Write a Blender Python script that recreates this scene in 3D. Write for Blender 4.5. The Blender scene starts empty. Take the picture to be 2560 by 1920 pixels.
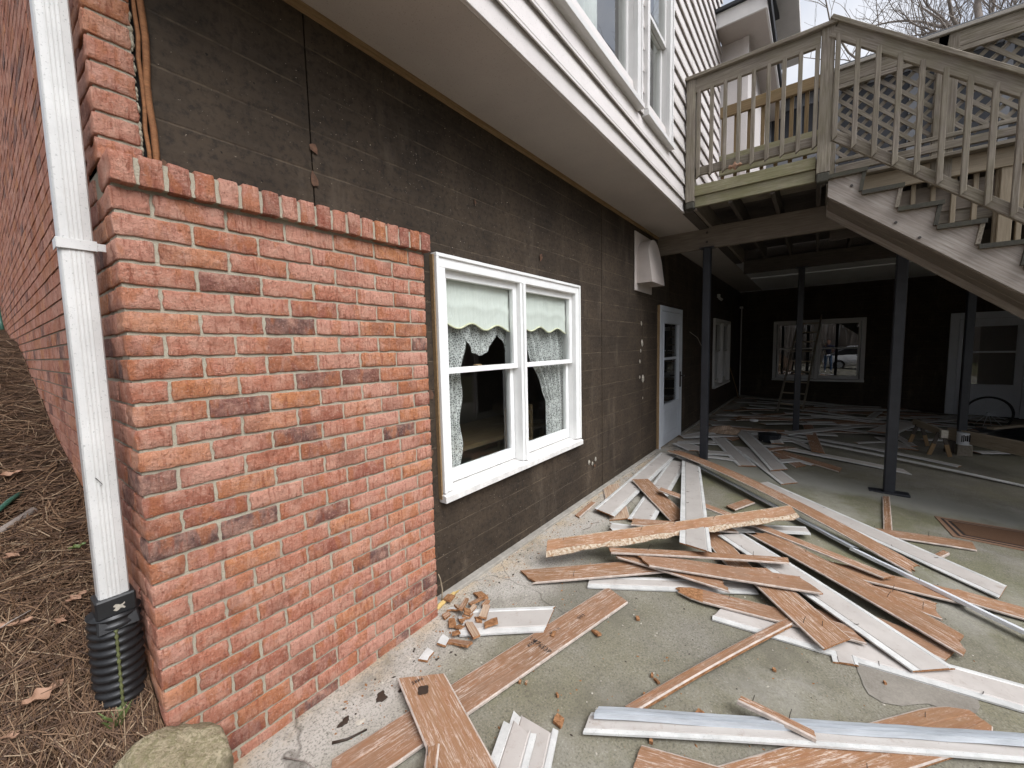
import bpy, bmesh, math, random
import numpy as np
from mathutils import Matrix, Vector, Quaternion
from mathutils import noise as mnoise
R = random.Random(7)
SC = bpy.context.scene
COL = SC.collection
rad = math.radians

# ------------------------------------------------------------------ camera, sky, sun, exposure
cam = bpy.data.cameras.new('camera')
cam.sensor_fit = 'HORIZONTAL'; cam.sensor_width = 36.0
cam.lens = 36.0 * 1008.82 / 2560.0
cam.clip_start = 0.02; cam.clip_end = 2000
camo = bpy.data.objects.new('camera', cam); COL.objects.link(camo)
yaw, pitch, roll = 0.645364, -0.087602, 0.0231043
fw = Vector((math.cos(pitch)*math.cos(yaw), math.cos(pitch)*math.sin(yaw), math.sin(pitch)))
rt = Vector((math.sin(yaw), -math.cos(yaw), 0)); dn = fw.cross(rt)
rt2 = rt*math.cos(roll) + dn*math.sin(roll); dn2 = -rt*math.sin(roll) + dn*math.cos(roll)
mm = Matrix((rt2, -dn2, -fw)).transposed().to_4x4()
mm.translation = Vector((0, -1.864, 1.571))
camo.matrix_world = mm
SC.camera = camo

world = bpy.data.worlds.new('World'); SC.world = world; world.use_nodes = True
wn = world.node_tree; wn.nodes.clear()
sky = wn.nodes.new('ShaderNodeTexSky'); sky.sky_type = 'NISHITA'; sky.sun_disc = False
SUN_AZ = rad(262); SUN_EL = rad(50)            # azimuth measured from +X, counter-clockwise
sky.sun_elevation = SUN_EL; sky.sun_rotation = rad(90) - SUN_AZ
sky.air_density = 1.0; sky.dust_density = 4.0; sky.ozone_density = 1.0
hs = wn.nodes.new('ShaderNodeHueSaturation'); hs.inputs['Saturation'].default_value = 0.16
tc = wn.nodes.new('ShaderNodeTexCoord')
cn = wn.nodes.new('ShaderNodeTexNoise'); cn.inputs['Scale'].default_value = 3.5; cn.inputs['Detail'].default_value = 5
cr = wn.nodes.new('ShaderNodeValToRGB')
cr.color_ramp.elements[0].position = 0.36; cr.color_ramp.elements[0].color = (0.80, 0.87, 1.0, 1)
cr.color_ramp.elements[1].position = 0.60; cr.color_ramp.elements[1].color = (1.25, 1.25, 1.27, 1)
mx = wn.nodes.new('ShaderNodeMix'); mx.data_type = 'RGBA'; mx.blend_type = 'MULTIPLY'; mx.inputs[0].default_value = 1.0
bg = wn.nodes.new('ShaderNodeBackground'); bg.inputs['Strength'].default_value = 0.15
wo = wn.nodes.new('ShaderNodeOutputWorld')
wn.links.new(sky.outputs[0], hs.inputs['Color'])
wn.links.new(tc.outputs['Generated'], cn.inputs['Vector'])
wn.links.new(cn.outputs[0], cr.inputs[0])
wn.links.new(hs.outputs[0], mx.inputs[6]); wn.links.new(cr.outputs[0], mx.inputs[7])
sepz = wn.nodes.new('ShaderNodeSeparateXYZ'); wn.links.new(tc.outputs['Generated'], sepz.inputs[0])
g1 = wn.nodes.new('ShaderNodeMath'); g1.operation = 'MAXIMUM'; wn.links.new(sepz.outputs[2], g1.inputs[0]); g1.inputs[1].default_value = 0.0
g2 = wn.nodes.new('ShaderNodeMath'); g2.operation = 'MULTIPLY_ADD'; wn.links.new(g1.outputs[0], g2.inputs[0]); g2.inputs[1].default_value = 0.5; g2.inputs[2].default_value = 1.25   # overcast: zenith brighter than horizon
mx2 = wn.nodes.new('ShaderNodeMix'); mx2.data_type = 'RGBA'; mx2.blend_type = 'MULTIPLY'; mx2.inputs[0].default_value = 1.0
wn.links.new(mx.outputs[2], mx2.inputs[6]); wn.links.new(g2.outputs[0], mx2.inputs[7])
wn.links.new(mx2.outputs[2], bg.inputs[0]); wn.links.new(bg.outputs[0], wo.inputs[0])

sl = bpy.data.lights.new('sun', 'SUN'); sl.energy = 1.6; sl.angle = rad(45); sl.color = (1.0, 0.97, 0.93)
so = bpy.data.objects.new('sun', sl); COL.objects.link(so)
sd = Vector((math.cos(SUN_EL)*math.cos(SUN_AZ), math.cos(SUN_EL)*math.sin(SUN_AZ), math.sin(SUN_EL)))
so.rotation_euler = sd.to_track_quat('Z', 'Y').to_euler(); so.location = (0, -8, 12)

SC.view_settings.view_transform = 'Standard'; SC.view_settings.look = 'None'
SC.view_settings.gamma = 1.0; SC.view_settings.exposure = 0.16
SC.view_settings.use_curve_mapping = False
SC.render.engine = 'CYCLES'
SC.cycles.use_denoising = True
SC.cycles.max_bounces = 6; SC.cycles.diffuse_bounces = 4; SC.cycles.glossy_bounces = 3
SC.cycles.transparent_max_bounces = 12; SC.cycles.transmission_bounces = 4
SC.cycles.sample_clamp_indirect = 4.0

# ------------------------------------------------------------------ node helpers
class NT:
    def __init__(s, name):
        s.m = bpy.data.materials.new(name); s.m.use_nodes = True
        s.t = s.m.node_tree; s.t.nodes.clear()
        s.out = s.t.nodes.new('ShaderNodeOutputMaterial')
    def n(s, typ, **kw):
        nd = s.t.nodes.new(typ)
        for k, v in kw.items():
            setattr(nd, k, v)
        return nd
    def link(s, a, b): s.t.links.new(a, b)
    def setin(s, nd, i, v):
        if hasattr(v, 'is_linked') or isinstance(v, bpy.types.NodeSocket): s.link(v, nd.inputs[i])
        else: nd.inputs[i].default_value = v
    def noise(s, vec, scale, detail=4, rough=0.55):
        nd = s.n('ShaderNodeTexNoise'); nd.inputs['Scale'].default_value = scale
        nd.inputs['Detail'].default_value = detail; nd.inputs['Roughness'].default_value = rough
        if vec is not None: s.link(vec, nd.inputs['Vector'])
        return nd.outputs[0]
    def ramp(s, fac, *stops):
        nd = s.n('ShaderNodeValToRGB'); e = nd.color_ramp.elements
        while len(e) < len(stops): e.new(0.5)
        for i, (p, c) in enumerate(stops):
            e[i].position = p
            e[i].color = (c, c, c, 1) if isinstance(c, (int, float)) else (*c, 1)
        s.link(fac, nd.inputs[0]); return nd.outputs[0]
    def mix(s, fac, a, b, blend='MIX'):
        nd = s.n('ShaderNodeMix', data_type='RGBA', blend_type=blend)
        for i, v in ((0, fac), (6, a), (7, b)):
            if isinstance(v, bpy.types.NodeSocket): s.link(v, nd.inputs[i])
            elif i == 0: nd.inputs[0].default_value = v
            else: nd.inputs[i].default_value = (*v, 1)
        return nd.outputs[2]
    def math(s, op, a, b=0.0, clamp=False):
        nd = s.n('ShaderNodeMath', operation=op, use_clamp=clamp)
        for i, v in ((0, a), (1, b)):
            if isinstance(v, bpy.types.NodeSocket): s.link(v, nd.inputs[i])
            else: nd.inputs[i].default_value = v
        return nd.outputs[0]
    def mapv(s, vec, scale=(1, 1, 1), loc=(0, 0, 0)):
        nd = s.n('ShaderNodeMapping'); nd.inputs['Scale'].default_value = scale
        nd.inputs['Location'].default_value = loc
        s.link(vec, nd.inputs['Vector']); return nd.outputs[0]
    def obj(s, rnd=True):
        c = s.n('ShaderNodeTexCoord').outputs['Object']
        if not rnd: return c
        r = s.n('ShaderNodeObjectInfo').outputs['Random']
        k = s.math('MULTIPLY', r, 37.0)
        v = s.n('ShaderNodeVectorMath', operation='ADD')
        cmb = s.n('ShaderNodeCombineXYZ'); s.link(k, cmb.inputs[0]); s.link(k, cmb.inputs[1]); s.link(k, cmb.inputs[2])
        s.link(c, v.inputs[0]); s.link(cmb.outputs[0], v.inputs[1]); return v.outputs[0]
    def rnd(s): return s.n('ShaderNodeObjectInfo').outputs['Random']
    def sep(s, vec):
        nd = s.n('ShaderNodeSeparateXYZ'); s.link(vec, nd.inputs[0]); return nd.outputs
    def finish(s, color, rough=0.7, bump=None, bstr=0.3, bdist=0.01, metal=0.0, spec=0.4):
        b = s.n('ShaderNodeBsdfPrincipled')
        for key, v in (('Base Color', color), ('Roughness', rough), ('Metallic', metal), ('Specular IOR Level', spec)):
            if isinstance(v, bpy.types.NodeSocket): s.link(v, b.inputs[key])
            elif key == 'Base Color': b.inputs[key].default_value = (*v, 1)
            else: b.inputs[key].default_value = v
        if bump is not None:
            bn = s.n('ShaderNodeBump'); bn.inputs['Strength'].default_value = bstr; bn.inputs['Distance'].default_value = bdist
            s.link(bump, bn.inputs['Height']); s.link(bn.outputs[0], b.inputs['Normal'])
        s.link(b.outputs[0], s.out.inputs[0]); return s.m

def paint(name, col, rough=0.5, dirt=0.12, scale=6.0, speck=0.0):
    t = NT(name); v = t.obj()
    n1 = t.noise(v, scale, 6, 0.65)
    dark = tuple(c*(1-dirt*2.2) for c in col)
    c = t.mix(t.ramp(n1, (0.35, 0.0), (0.75, 1.0)), col, dark)
    n2 = t.noise(v, 160, 2)
    c = t.mix(t.ramp(n2, (0.30, 1.0), (0.36, 0.0)), c, tuple(x*0.6 for x in col)) if speck else c
    return t.finish(c, rough, n2, 0.06, 0.004)

def wood(name, light, dark, moss=0.0, rough=0.85, gs=1.0, white=0.0):
    t = NT(name); v = t.obj()
    g = t.noise(t.mapv(v, (1.6*gs, 26*gs, 26*gs)), 3.0, 6, 0.6)
    g2 = t.noise(t.mapv(v, (2.5, 120, 120)), 2.0, 3, 0.6)
    big = t.noise(v, 3.0, 4)
    c = t.mix(t.ramp(g, (0.33, 0.0), (0.66, 1.0)), dark, light)
    c = t.mix(t.ramp(g2, (0.34, 0.55), (0.46, 0.0)), c, tuple(x*0.45 for x in dark))
    c = t.mix(t.ramp(big, (0.35, 0.55), (0.7, 0.0)), c, dark)
    r = t.rnd()
    c = t.mix(t.ramp(r, (0.0, 0.35), (1.0, 0.0)), c, tuple(x*0.72 for x in light))
    if moss:
        mo = t.noise(v, 5.0, 6, 0.7)
        c = t.mix(t.math('MULTIPLY', t.ramp(mo, (0.38, 0.0), (0.62, 1.0)), moss), c, (0.165, 0.16, 0.07))
    if white:
        w1 = t.noise(t.mapv(v, (5, 60, 60)), 4.0, 5, 0.7)
        c = t.mix(t.math('MULTIPLY', t.ramp(w1, (0.52, 0.0), (0.60, 1.0)), white), c, (0.62, 0.55, 0.50))
    return t.finish(c, rough, g, 0.45, 0.004, spec=0.2)

M = {}
# brick: every brick takes its own tone
t = NT('brick_clay'); v = t.obj(); r = t.math('FRACT', t.math('ADD', t.rnd(), t.n('ShaderNodeNewGeometry').outputs['Random Per Island']))
base = t.ramp(r, (0.0, (0.47, 0.195, 0.125)), (0.22, (0.56, 0.27, 0.195)), (0.45, (0.46, 0.175, 0.105)),
              (0.62, (0.57, 0.285, 0.21)), (0.76, (0.54, 0.225, 0.10)), (0.86, (0.34, 0.12, 0.08)), (0.95, (0.14, 0.08, 0.07)))
t.t.nodes[-1].color_ramp.interpolation = 'CONSTANT' if False else 'LINEAR'
n1 = t.noise(v, 16, 5, 0.65); n2 = t.noise(t.mapv(v, (70, 8, 12)), 1.2, 4, 0.6)
c = t.mix(t.ramp(n1, (0.42, 0.0), (0.66, 0.75)), base, (0.60, 0.34, 0.25))
c = t.mix(t.ramp(n2, (0.32, 0.7), (0.48, 0.0)), c, (0.27, 0.075, 0.04))
n3 = t.noise(v, 5.5, 3, 0.5)
c = t.mix(t.ramp(n3, (0.56, 0.0), (0.70, 0.6)), c, (0.22, 0.08, 0.05)); c = t.mix(t.ramp(t.noise(t.mapv(v, (11, 3, 5), (3, 1, 2)), 1.0, 3, 0.6), (0.54, 0.0), (0.60, 0.55)), c, (0.43, 0.15, 0.06))
n4 = t.noise(v, 120, 3)
c = t.mix(t.ramp(n4, (0.30, 0.6), (0.42, 0.0)), c, (0.20, 0.07, 0.045)); c = t.mix(t.ramp(n4, (0.58, 0.0), (0.70, 0.5)), c, (0.60, 0.38, 0.30))
c = t.mix(t.ramp(t.noise(v, 9, 6, 0.75), (0.66, 0.0), (0.74, 0.5)), c, (0.45, 0.40, 0.33))
bh = t.math('ADD', t.math('MULTIPLY', n2, 0.8), t.math('MULTIPLY', t.noise(v, 55, 6, 0.75), 1.2))
M['brick'] = t.finish(c, 0.88, bh, 1.0, 0.016, spec=0.3)
t = NT('mortar'); v = t.obj(False)
n1 = t.noise(v, 14, 5, 0.7); n2 = t.noise(v, 220, 3)
c = t.mix(n1, (0.30, 0.27, 0.205), (0.43, 0.39, 0.305))
c = t.mix(t.ramp(n2, (0.35, 0.4), (0.5, 0.0)), c, (0.2, 0.18, 0.14))
M['mortar'] = t.finish(c, 0.95, n2, 0.6, 0.006, spec=0.1)

# tar stained sheathing with faint pale lines where the siding lapped
def sheath(name, along):
    t = NT(name); v = t.obj(False); x, y, z = t.sep(v)
    n1 = t.noise(v, 2.2, 6, 0.65); n2 = t.noise(v, 60, 3); n3 = t.noise(t.mapv(v, (3, 3, 40)), 1.0, 4)
    c = t.mix(t.ramp(n1, (0.30, 0.0), (0.72, 1.0)), (0.017, 0.012, 0.008), (0.068, 0.048, 0.031))
    c = t.mix(t.ramp(n3, (0.35, 0.0), (0.7, 0.5)), c, (0.060, 0.045, 0.032)); c = t.mix(t.ramp(t.noise(v, 30, 4, 0.7), (0.36, 0.6), (0.52, 0.0)), c, (0.012, 0.010, 0.009)); c = t.mix(t.ramp(t.noise(t.mapv(v, (1.5, 1.5, 0.4)), 2.0, 5, 0.7), (0.55, 0.0), (0.68, 0.45)), c, (0.11, 0.085, 0.062))
    zz = t.math('ADD', z, t.math('MULTIPLY', t.noise(v, 1.3, 3), 0.012))
    fr = t.math('FRACT', t.math('DIVIDE', zz, 0.178))
    d = t.math('ABSOLUTE', t.math('SUBTRACT', fr, 0.5))
    line = t.ramp(d, (0.0, 1.0), (0.016, 0.8), (0.028, 0.0))
    brk = t.ramp(t.noise(v, 5.0, 5, 0.7), (0.40, 0.0), (0.62, 1.0))
    c = t.mix(t.math('MULTIPLY', t.math('MULTIPLY', line, brk), 0.5), c, (0.17, 0.13, 0.088))
    sp = t.noise(v, 95, 2)
    c = t.mix(t.ramp(sp, (0.72, 0.0), (0.75, 0.8)), c, (0.36, 0.30, 0.23))
    rs = t.noise(v, 38, 2)
    c = t.mix(t.ramp(rs, (0.75, 0.0), (0.78, 0.7)), c, (0.17, 0.07, 0.04))
    dk = t.noise(v, 44, 1)
    c = t.mix(t.ramp(dk, (0.22, 0.85), (0.26, 0.0)), c, (0.006, 0.005, 0.005))
    h = t.math('SUBTRACT', t.math('MULTIPLY', n2, 0.5), t.math('MULTIPLY', line, 0.9))
    return t.finish(c, 0.82, h, 0.5, 0.006, spec=0.25)
M['sheath'] = sheath('stained_sheathing', 0)
M['white'] = paint('white_paint', (0.80, 0.80, 0.78), 0.42, 0.05, 5)
M['sill'] = paint('dirty_white_paint', (0.74, 0.72, 0.69), 0.5, 0.14, 14, 1)
M['siding'] = paint('pale_siding_paint', (0.58, 0.54, 0.515), 0.55, 0.05, 3, 1)
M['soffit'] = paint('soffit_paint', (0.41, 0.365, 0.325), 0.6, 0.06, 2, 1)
M['trimgrey'] = paint('grey_trim_paint', (0.60, 0.585, 0.565), 0.55, 0.07, 3)
M['greydoor'] = paint('storm_door_paint', (0.55, 0.58, 0.62), 0.4, 0.05, 4)
M['vent'] = paint('vent_paint', (0.52, 0.46, 0.42), 0.5, 0.06, 5)
M['alum'] = paint('downspout_enamel', (0.60, 0.59, 0.565), 0.38, 0.09, 7, 1)
M['porchgrey'] = paint('dim_porch_paint', (0.16, 0.165, 0.175), 0.6, 0.1, 3)
M['black'] = paint('black_steel_paint', (0.028, 0.03, 0.036), 0.45, 0.2, 6)
M['blackplastic'] = paint('black_plastic', (0.018, 0.018, 0.019), 0.35, 0.2, 10)
M['yellow'] = paint('pale_green_stripe', (0.12, 0.13, 0.05), 0.7, 0.3, 60)
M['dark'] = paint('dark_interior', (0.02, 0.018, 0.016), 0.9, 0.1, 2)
M['room'] = paint('room_wall', (0.26, 0.225, 0.19), 0.9, 0.1, 2)
M['darkroof'] = paint('dark_roof', (0.035, 0.037, 0.042), 0.8, 0.2, 4)
M['tan'] = wood('raw_trim_wood', (0.34, 0.235, 0.13), (0.20, 0.125, 0.06))
M['oldwood'] = wood('weathered_wood', (0.325, 0.285, 0.24), (0.12, 0.098, 0.077), 0.2)
M['greywood'] = wood('silvery_stringer_wood', (0.50, 0.455, 0.41), (0.25, 0.21, 0.18), 0.0, gs=0.8)
M['mosswood'] = wood('mossy_wood', (0.35, 0.325, 0.23), (0.17, 0.15, 0.09), 0.5)
M['brownwood'] = wood('brown_rail_wood', (0.24, 0.165, 0.09), (0.13, 0.085, 0.045), 0.15)
M['palewood'] = wood('pale_cap_wood', (0.42, 0.40, 0.36), (0.27, 0.245, 0.21))
M['newwood'] = wood('newer_wood', (0.42, 0.355, 0.265), (0.27, 0.215, 0.15))
M['darkwood'] = wood('shaded_joist_wood', (0.115, 0.098, 0.082), (0.055, 0.046, 0.04))  # under-deck shade put into the wood colour
M['beamwood'] = wood('beam_wood', (0.27, 0.23, 0.19), (0.14, 0.115, 0.092))
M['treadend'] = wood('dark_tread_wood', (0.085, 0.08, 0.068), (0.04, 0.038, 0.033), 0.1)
M['bark'] = wood('grey_bark', (0.33, 0.285, 0.25), (0.18, 0.15, 0.13), 0.05)
M['orangewood'] = wood('rusty_brown_strip', (0.36, 0.17, 0.075), (0.16, 0.07, 0.035))
M['rust'] = paint('rust', (0.14, 0.07, 0.04), 0.8, 0.3, 30)
M['nail'] = paint('dark_nail', (0.06, 0.05, 0.045), 0.5, 0.2, 30)

# hardboard back (brown), hardboard face (pale), white lip, fibre edge
t = NT('hardboard_back'); v = t.obj()
g = t.noise(t.mapv(v, (2.5, 45, 1)), 2.0, 6, 0.65); n1 = t.noise(v, 7, 5, 0.6); r = t.rnd()
base = t.ramp(r, (0.0, (0.19, 0.105, 0.056)), (0.5, (0.27, 0.152, 0.083)), (1.0, (0.22, 0.135, 0.088)))
c = t.mix(t.ramp(n1, (0.35, 0.0), (0.7, 0.7)), base, (0.26, 0.125, 0.06))
c = t.mix(t.ramp(g, (0.40, 0.55), (0.52, 0.0)), c, (0.24, 0.11, 0.055))
st = t.noise(t.mapv(v, (4.5, 70, 1)), 2.2, 6, 0.75); pa = t.noise(v, 2.6, 3)
sm = t.math('MULTIPLY', t.ramp(st, (0.52, 0.0), (0.60, 1.0)), t.ramp(pa, (0.40, 0.15), (0.60, 0.95)))
c = t.mix(t.math('MULTIPLY', sm, 0.75), c, (0.56, 0.48, 0.41))
c = t.mix(t.ramp(t.noise(t.mapv(v, (1, 2.2, 1)), 24, 6, 0.8), (0.56, 0.0), (0.66, 0.55)), c, (0.52, 0.42, 0.35))
c = t.mix(t.ramp(t.noise(v, 90, 2), (0.25, 0.7), (0.31, 0.0)), c, (0.08, 0.045, 0.03))
c = t.mix(t.ramp(t.noise(v, 3.5, 5, 0.7), (0.50, 0.0), (0.68, 0.5)), c, (0.15, 0.088, 0.05))
M['hbB'] = t.finish(c, 0.8, t.math('ADD', g, t.noise(v, 150, 2)), 0.25, 0.003, spec=0.2)
t = NT('hardboard_back_faded'); v = t.obj(); g = t.noise(t.mapv(v, (2.5, 45, 1)), 2.0, 6, 0.65)
c = t.mix(t.ramp(g, (0.35, 0.0), (0.65, 1.0)), (0.25, 0.15, 0.09), (0.46, 0.36, 0.27))
M['hbW'] = t.finish(c, 0.85, g, 0.3, 0.003, spec=0.2)
t = NT('hardboard_face'); v = t.obj()
n1 = t.noise(v, 6, 5, 0.6); n2 = t.noise(v, 110, 2)
c = t.mix(t.ramp(n1, (0.35, 0.0), (0.75, 1.0)), (0.45, 0.413, 0.38), (0.36, 0.325, 0.295)); c = t.mix(t.ramp(t.rnd(), (0.0, 0.0), (1.0, 0.5)), c, (0.33, 0.31, 0.285)); c = t.mix(t.ramp(t.noise(v, 14, 6, 0.75), (0.56, 0.0), (0.70, 0.55)), c, (0.24, 0.195, 0.15))
c = t.mix(t.ramp(n2, (0.24, 0.8), (0.30, 0.0)), c, (0.16, 0.12, 0.09))
M['hbF'] = t.finish(c, 0.55, n2, 0.1, 0.003)
M['hbL'] = paint('hardboard_white_lip', (0.57, 0.565, 0.54), 0.5, 0.16, 9, 1)
M['hbP'] = paint('hardboard_chalky_edge', (0.50, 0.42, 0.36), 0.8, 0.25, 24, 1)
t = NT('hardboard_fibre'); v = t.obj(); n1 = t.noise(v, 60, 5, 0.7)
M['hbE'] = t.finish(t.mix(t.ramp(n1, (0.35, 0.0), (0.65, 1.0)), (0.17, 0.078, 0.035), (0.38, 0.20, 0.10)), 0.95, n1, 0.9, 0.01, spec=0.1)
t = NT('foamy_ragged_edge'); v = t.obj(); n1 = t.noise(v, 45, 4, 0.7)
M['hbG'] = t.finish(t.mix(t.ramp(n1, (0.38, 0.0), (0.60, 1.0)), (0.30, 0.19, 0.11), (0.54, 0.46, 0.36)), 0.95, n1, 1.0, 0.02, spec=0.1)
t = NT('galvanised_metal'); v = t.obj(); n1 = t.noise(t.mapv(v, (2, 20, 20)), 2, 5, 0.7)
M['galv'] = t.finish(t.mix(t.ramp(n1, (0.35, 0.0), (0.7, 1.0)), (0.42, 0.45, 0.48), (0.66, 0.70, 0.74)), 0.42, n1, 0.1, 0.003, metal=0.45)
t = NT('bright_metal'); v = t.obj(); n1 = t.noise(t.mapv(v, (2, 20, 20)), 2, 5, 0.7)
M['bright'] = t.finish(t.mix(t.ramp(n1, (0.35, 0.0), (0.7, 1.0)), (0.66, 0.69, 0.73), (0.84, 0.86, 0.88)), 0.3, n1, 0.1, 0.003, metal=0.25)

# glass pane: mirror by Fresnel over clear
def glass(name, ior, tint=(0.9, 0.93, 0.92)):
    t = NT(name)
    fa = t.n('ShaderNodeLayerWeight'); fa.inputs['Blend'].default_value = 0.5
    fr = t.math('ADD', t.math('MULTIPLY', t.math('POWER', fa.outputs['Facing'], 4.0), 1-ior), ior)
    g = t.n('ShaderNodeBsdfGlossy'); g.inputs['Roughness'].default_value = 0.0
    tr = t.n('ShaderNodeBsdfTransparent'); tr.inputs[0].default_value = (*tint, 1)
    mxs = t.n('ShaderNodeMixShader')
    t.link(fr, mxs.inputs[0]); t.link(tr.outputs[0], mxs.inputs[1]); t.link(g.outputs[0], mxs.inputs[2])
    t.link(mxs.outputs[0], t.out.inputs[0]); return t.m
M['glass'] = glass('window_glass', 0.08)
M['glass2'] = glass('double_glass', 0.16)
# lace and cloth
t = NT('lace'); v = t.obj(False)
vo = t.n('ShaderNodeTexVoronoi', feature='DISTANCE_TO_EDGE'); vo.inputs['Scale'].default_value = 62; t.link(v, vo.inputs['Vector'])
vo2 = t.n('ShaderNodeTexVoronoi'); vo2.inputs['Scale'].default_value = 17; t.link(v, vo2.inputs['Vector'])
m1 = t.ramp(vo.outputs[0], (0.0, 1.0), (0.09, 0.9), (0.15, 0.0))
m2 = t.ramp(vo2.outputs[0], (0.0, 0.1), (0.10, 0.2), (0.14, 1.0), (0.24, 1.0), (0.28, 0.15), (0.33, 0.1), (0.36, 0.9), (0.42, 0.0))
al = t.math('MAXIMUM', t.math('MAXIMUM', m1, m2), 0.34)
d = t.n('ShaderNodeBsdfDiffuse'); d.inputs[0].default_value = (0.80, 0.80, 0.77, 1)
tl = t.n('ShaderNodeBsdfTranslucent'); tl.inputs[0].default_value = (0.6, 0.6, 0.57, 1)
mxa = t.n('ShaderNodeMixShader'); mxa.inputs[0].default_value = 0.25
t.link(d.outputs[0], mxa.inputs[1]); t.link(tl.outputs[0], mxa.inputs[2])
tr = t.n('ShaderNodeBsdfTransparent'); mxs = t.n('ShaderNodeMixShader')
t.link(al, mxs.inputs[0]); t.link(tr.outputs[0], mxs.inputs[1]); t.link(mxa.outputs[0], mxs.inputs[2]); t.link(mxs.outputs[0], t.out.inputs[0])
M['lace'] = t.m
t = NT('shade_cloth'); v = t.obj(); n1 = t.noise(t.mapv(v, (14, 14, 2)), 1.5, 3)
M['cloth'] = t.finish(t.mix(n1, (0.66, 0.68, 0.62), (0.78, 0.79, 0.735)), 0.9, n1, 0.5, 0.01, spec=0.1)
M['braid'] = paint('cream_braid', (0.74, 0.72, 0.50), 0.9, 0.1, 60)

# concrete slab: algae, sand along the wall, pale fresh patches, hairline cracks
t = NT('patio_concrete'); v = t.obj(False); x, y, z = t.sep(v)
n1 = t.noise(v, 1.5, 6, 0.6); n2 = t.noise(v, 105, 4, 0.75); n3 = t.noise(v, 9, 6, 0.7); n4 = t.noise(v, 0.9, 4, 0.6)
c = t.mix(t.ramp(n1, (0.3, 0.0), (0.7, 1.0)), (0.15, 0.14, 0.115), (0.25, 0.233, 0.195))
c = t.mix(t.ramp(n3, (0.35, 0.0), (0.75, 0.55)), c, (0.14, 0.126, 0.098)); c = t.mix(t.ramp(t.noise(t.mapv(v, (1, 1, 1), (7, 3, 0)), 2.6, 6, 0.7), (0.50, 0.0), (0.66, 0.75)), c, (0.16, 0.148, 0.11))
al = t.math('MULTIPLY', t.ramp(n4, (0.42, 0.0), (0.60, 1.0)), 0.4)
c = t.mix(al, c, (0.165, 0.152, 0.07))
# greener belt between x=3.4 and x=6.2
gx = t.math('MULTIPLY', t.ramp(t.math('DIVIDE', x, 10.0), (0.30, 0.0), (0.40, 1.0), (0.55, 1.0), (0.64, 0.0)),
            t.ramp(t.noise(v, 1.7, 5, 0.65), (0.38, 0.0), (0.55, 0.85)))
c = t.mix(t.math('MULTIPLY', gx, 0.7), c, (0.125, 0.125, 0.055))
# pale sandy strip by the wall
yy = t.math('ADD', y, t.math('MULTIPLY', t.math('SUBTRACT', t.noise(v, 2.6, 5, 0.6), 0.5), 0.42))
pw = t.ramp(t.math('ADD', yy, 1.0), (0.42, 0.0), (0.70, 0.9))
c = t.mix(pw, c, (0.40, 0.37, 0.33))
sa = t.math('MULTIPLY', t.ramp(t.math('ADD', yy, 1.0), (0.76, 0.0), (0.93, 1.0)), t.ramp(t.noise(v, 6, 5, 0.7), (0.38, 0.0), (0.58, 0.9)))
c = t.mix(sa, c, (0.42, 0.325, 0.215))
c = t.mix(t.ramp(n2, (0.34, 0.9), (0.50, 0.0)), c, (0.085, 0.077, 0.06))
c = t.mix(t.ramp(n2, (0.58, 0.0), (0.70, 0.5)), c, (0.42, 0.40, 0.35)); c = t.mix(t.ramp(t.noise(t.mapv(v, (1, 1, 1), (2, 9, 0)), 1.2, 7, 0.75), (0.52, 0.0), (0.64, 0.6)), c, (0.115, 0.105, 0.08)); c = t.mix(t.ramp(t.noise(t.mapv(v, (1, 1, 1), (4, 1, 0)), 0.7, 6, 0.7), (0.53, 0.0), (0.68, 0.5)), c, (0.36, 0.345, 0.31))
# pale drying film round the steel post foot and damp floor beyond
px = t.ramp(t.math('ADD', t.math('DIVIDE', x, 10.0), t.math('MULTIPLY', t.math('SUBTRACT', t.noise(v, 1.1, 5, 0.65), 0.5), 0.10)), (0.545, 0.0), (0.57, 0.8), (0.61, 0.55), (0.64, 0.0))
c = t.mix(px, c, (0.26, 0.255, 0.225))
ck = t.n('ShaderNodeTexVoronoi', feature='DISTANCE_TO_EDGE'); ck.inputs['Scale'].default_value = 0.75
cv = t.n('ShaderNodeVectorMath', operation='ADD')
nd = t.n('ShaderNodeTexNoise'); nd.inputs['Scale'].default_value = 4; t.link(v, nd.inputs['Vector'])
sc = t.n('ShaderNodeVectorMath', operation='SCALE'); sc.inputs['Scale'].default_value = 0.22; t.link(nd.outputs[1], sc.inputs[0])
t.link(v, cv.inputs[0]); t.link(sc.outputs[0], cv.inputs[1]); t.link(cv.outputs[0], ck.inputs['Vector'])
crk = t.math('MULTIPLY', t.ramp(ck.outputs[0], (0.0, 0.6), (0.001, 0.4), (0.002, 0.0)), t.ramp(t.math('ADD', y, 1.0), (0.10, 0.0), (0.30, 1.0)))
c = t.mix(crk, c, (0.06, 0.05, 0.04))
M['concrete'] = t.finish(c, 0.87, t.math('ADD', t.math('MULTIPLY', n2, 0.8), t.math('MULTIPLY', n3, 0.6)), 0.5, 0.008, spec=0.25)
t = NT('smooth_patch'); v = t.obj(False); n2 = t.math('ADD', t.math('MULTIPLY', t.noise(v, 105, 4, 0.75), 1.1), t.math('MULTIPLY', t.math('SUBTRACT', t.noise(v, 7, 6, 0.7), 0.5), 1.4))
M['ledge'] = paint('footing_cement', (0.33, 0.305, 0.265), 0.9, 0.2, 12, 1)
M['patch'] = t.finish(t.mix(n2, (0.12, 0.106, 0.088), (0.27, 0.245, 0.208)), 0.85, n2, 0.3, 0.004, spec=0.2)
t = NT('damp_stain'); v = t.obj(False); n2 = t.noise(v, 30, 3)
M['stain'] = t.finish(t.mix(n2, (0.02, 0.013, 0.009), (0.045, 0.028, 0.018)), 0.6, n2, 0.3, 0.004)
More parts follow.
